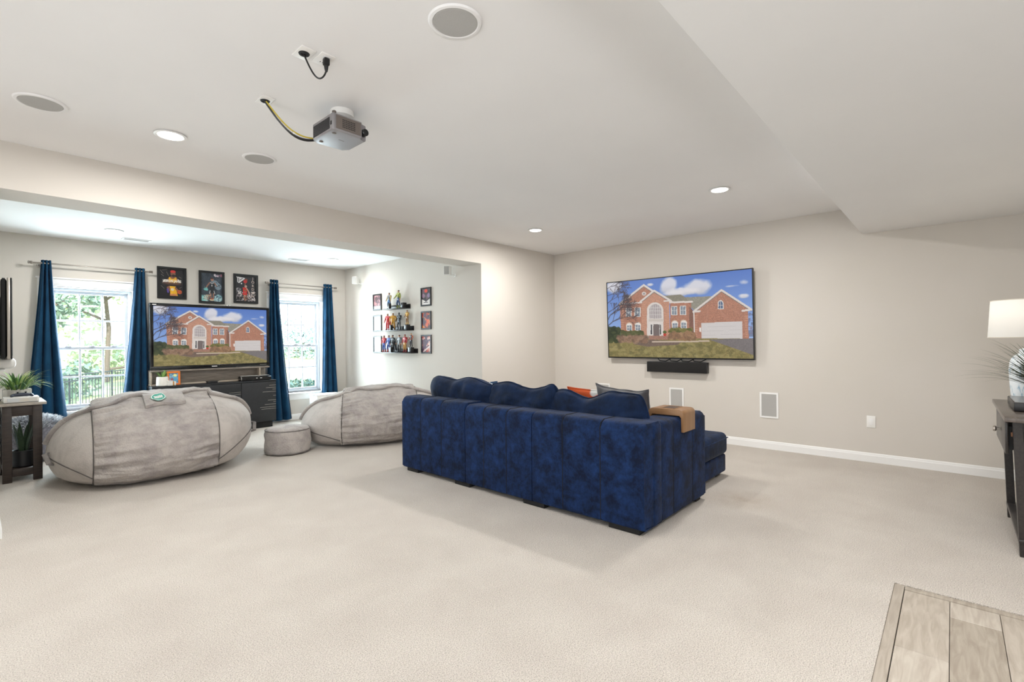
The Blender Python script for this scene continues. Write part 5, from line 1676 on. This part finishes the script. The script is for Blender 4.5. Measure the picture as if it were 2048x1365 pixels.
MB().tube([(LX, LY, cz + .45), (LX, LY, 1.40)], .006, 8).lathe([(.016, 0), (.018, .03), (.012, .045)], (LX, LY, 1.36), 14).done('lamp_holder', STEEL, lp)
for a in (0, 2 * PI / 3, 4 * PI / 3):
    MB().tube([(LX, LY, sh1 - .02), (LX + .195 * math.cos(a), LY + .195 * math.sin(a), sh1 - .004)], .002, 5).done('spider', STEEL, lp)
MB().lathe([(.0001, .0), (.014, .0), (.018, .02), (.030, .05), (.031, .065), (.022, .09), (.0001, .1)], (LX, LY, 1.405), 20).done('bulb', mat('bulb_glow', 'fff1dc', .4, emit=6.0), lp)
lamp('table_lamp_light', 'POINT', (LX, LY, 1.53), 1.5, (1.0, .95, .87), shadow_soft_size=.04)
# spiky grass
t = thing('spiky_grass', 'long thin spiky grass fanning out over the console table by the lamp', 'plant', (4.60, -.45, cz + .06))
MB().lathe([(.045, 0), (.052, .005), (.062, .085), (.058, .085), (.052, .07), (.0001, .07)], (4.60, -.45, cz + .0605), 28).done('pot', mat('pot_stone', '6f7478', .6), t)
GRS = [mat('spike_leaf_0', '33402a', .5, c2='4c5a38', nscale=9), mat('spike_leaf_1', '25301f', .5, c2='3c4a30', nscale=9)]
leaves(t, 120, (4.60, -.45, cz + .115), .025, [(.36, .013, .5), (.42, .011, .8), (.32, .013, .3), (.46, .011, 1.0)], (.1, 1.05), GRS, (.7, 1.05), arc=(.1, PI + .25))
# lower shelf
t = thing('shelf_vase', 'grey-blue glazed bulbous vase on the console lower shelf', 'vase', (4.78, -.46, .108))
MB().lathe([(.0001, 0), (.055, 0), (.06, .01), (.075, .08), (.12, .20), (.150, .30), (.135, .355), (.09, .385), (.062, .40), (.056, .415), (.062, .425), (.052, .425), (.045, .405)], (4.78, -.46, .108), 40).done('body', mat('vase_glaze', '6f8088', .3, c2='4b5a63', nscale=7, detail=4), t)
for k, (c, lab, w) in enumerate((('5a6d74', 'grey-blue book, bottom of the pair on the console lower shelf', .0), ('b9c0bd', 'pale book, top of the pair on the console lower shelf', .012))):
    z = .108 + k * .034
    t = thing('book', lab, 'book', (4.42, -.44, z), 'books on the console shelf')
    B('cover', mat('book_cover_%d' % k, c, .6), t, (4.30 + w, 4.50 - w, -.58, -.345 - w, z, z + .003), (4.30 + w, 4.50 - w, -.58, -.345 - w, z + .030, z + .033), (4.30 + w, 4.50 - w, -.349 - w, -.345 - w, z + .003, z + .030))
    B('pages', mat('book_pages', 'ddd6c8', .8), t, (4.306 + w, 4.494 - w, -.576, -.350 - w, z + .003, z + .030))

# ------------------------------------------------------------------ outdoors
GRASS = mat('lawn_grass', '8d9a5c', .95, c2='c2bd8e', nscale=.6, detail=6, bump=.4, bscale=20)
def gf(u, v):
    x, y = -30 + 80 * u, YB + .22 + 62 * v
    return (x, y, -.32 + .02 * (y - 9) + .12 * mnoise.noise(Vector((x * .15, y * .15, 0))) * min(1, (y - 8.7) / 3))
struct(MB().grid(gf, 40, 40).done('lawn', GRASS, None), 'pale sunlit lawn outside the windows', 'lawn')

fn_ = thing('railing_fence', 'black metal railing fence outside the first window', 'fence', (1.3, 14.4, -.2))
FB = mat('fence_metal', '2c3136', .5)
fa, fb_ = Vector((-1.4, 10.2, 0)), Vector((5.3, 20.5, 0))
for z in (.66, .53, -.05):
    MB().tube([fa + Vector((0, 0, z)), fb_ + Vector((0, 0, z))], .016, 6).done('rail', FB, fn_)
L = (fb_ - fa).length
nb = int(L / .13)
barm = MB().tube([(0, 0, -.22), (0, 0, .66)], .008, 5)
first = barm.done('bar', FB, fn_)
for k in range(nb + 1):
    p = fa.lerp(fb_, k / nb)
    o = first if k == 0 else link('bar', first.data, fn_)
    o.location = p - Vector(fn_.location)
for k in range(8):
    p = fa.lerp(fb_, k / 7)
    B('post', FB, fn_, (p.x - .014, p.x + .014, p.y - .014, p.y + .014, -.3, .70), bev=.004)

def tree(name, label, x, y, h, r, n, leafm, seed, lowest=.15, lsz=.16, group=None):
    t = thing(name, label, 'tree', (x, y, -.2), group)
    rg = random.Random(seed)
    MB().tube([(x, y, -.3), (x + .1, y, h * .3), (x - .05, y + .05, h * .6), (x, y, h * .95)], [.09, .07, .05, .02], 8).done('trunk', mat('bark', '6a5c50', .9), t)
    nb_ = 9
    clumps = []
    for k in range(nb_):
        a = rg.uniform(0, 2 * PI); u = rg.uniform(lowest, 1)
        rad = r * (1 - .55 * u) * rg.uniform(.4, .9)
        c = Vector((x + rad * math.cos(a), y + rad * math.sin(a), h * u))
        clumps.append((c, r * rg.uniform(.35, .6)))
        MB().tube([(x, y, h * u * .8), (x + rad * .5 * math.cos(a), y + rad * .5 * math.sin(a), h * u * .95), c], [.05, .035, .015], 6).done('branch', mat('bark', '6a5c50', .9), t)
    co, fc = [], []
    for k in range(n):
        c, cr = clumps[rg.randrange(nb_)]
        d = Vector((rg.gauss(0, 1), rg.gauss(0, 1), rg.gauss(0, .8)))
        d = d.normalized() * cr * rg.uniform(.3, 1) ** .5
        p = c + d
        e1 = Vector((rg.gauss(0, 1), rg.gauss(0, 1), rg.gauss(0, 1))).normalized() * lsz * rg.uniform(.6, 1.2)
        e2 = e1.cross(Vector((rg.gauss(0, 1), rg.gauss(0, 1), rg.gauss(0, 1)))).normalized() * lsz * .5
        i = len(co)
        co += [tuple(p - e1), tuple(p + e2), tuple(p + e1), tuple(p - e2)]
        fc.append((i, i + 1, i + 2, i + 3))
    me = bpy.data.meshes.new('foliage')
    me.from_pydata(co, [], fc)
    me.materials.append(leafm)
    tag(link('foliage', me, t), kind='stuff')
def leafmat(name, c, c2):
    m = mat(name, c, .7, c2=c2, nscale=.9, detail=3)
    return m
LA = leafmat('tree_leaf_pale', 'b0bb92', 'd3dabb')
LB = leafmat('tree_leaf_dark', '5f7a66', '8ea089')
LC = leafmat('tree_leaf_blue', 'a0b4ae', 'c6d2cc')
tree('evergreen_tree', 'dark evergreen tree outside, at the curtain side of the railing window', 1.2, 17.5, 4.6, 1.2, 2600, LB, 1, .05, .10)
tree('leafy_tree', 'pale green tree outside, filling the middle of the railing window', 3.3, 23, 6.5, 2.9, 6500, LA, 2, .06, .14)
tree('leafy_tree', 'pale green tree outside, seen behind the railing near the evergreen', -1.6, 33, 9, 3.6, 5200, LA, 3, .10, .15)
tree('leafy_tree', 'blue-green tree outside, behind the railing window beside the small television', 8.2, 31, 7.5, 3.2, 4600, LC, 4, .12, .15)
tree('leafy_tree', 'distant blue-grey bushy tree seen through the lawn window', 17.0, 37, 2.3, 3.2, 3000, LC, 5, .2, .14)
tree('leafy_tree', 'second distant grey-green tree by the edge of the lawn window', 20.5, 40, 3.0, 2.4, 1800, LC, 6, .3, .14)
def shrub(label, x, y, r, h, leafm, seed, n=2600):
    t = thing('shrub', label, 'shrub', (x, y, -.2))
    rg = random.Random(seed)
    co, fc = [], []
    for k in range(n):
        d = Vector((rg.gauss(0, 1), rg.gauss(0, 1), abs(rg.gauss(0, 1)))).normalized() * rg.uniform(.5, 1) ** .4
        p = Vector((x + d.x * r, y + d.y * r * .7, -.3 + d.z * h))
        e1 = Vector((rg.gauss(0, 1), rg.gauss(0, 1), rg.gauss(0, 1))).normalized() * .05
        e2 = e1.cross(Vector((rg.gauss(0, 1), rg.gauss(0, 1), rg.gauss(0, 1)))).normalized() * .028
        i = len(co)
        co += [tuple(p - e1), tuple(p + e2), tuple(p + e1), tuple(p - e2)]
        fc.append((i, i + 1, i + 2, i + 3))
    me = bpy.data.meshes.new('foliage')
    me.from_pydata(co, [], fc)
    me.materials.append(leafm)
    tag(link('foliage', me, t), kind='stuff')
    for k in range(5):
        a = k * 1.3
        MB().tube([(x, y, -.3), (x + .3 * r * math.cos(a), y + .3 * r * math.sin(a), -.3 + h * .6)], .012, 5).done('stem', mat('bark', '6a5c50', .9), t)
shrub('dark green shrub just outside the lawn window', 5.05, 11.0, 1.1, .82, LB, 11)
shrub('low shrub at the foot of the railing outside', 1.15, 12.8, .7, .45, LB, 12, 1800)
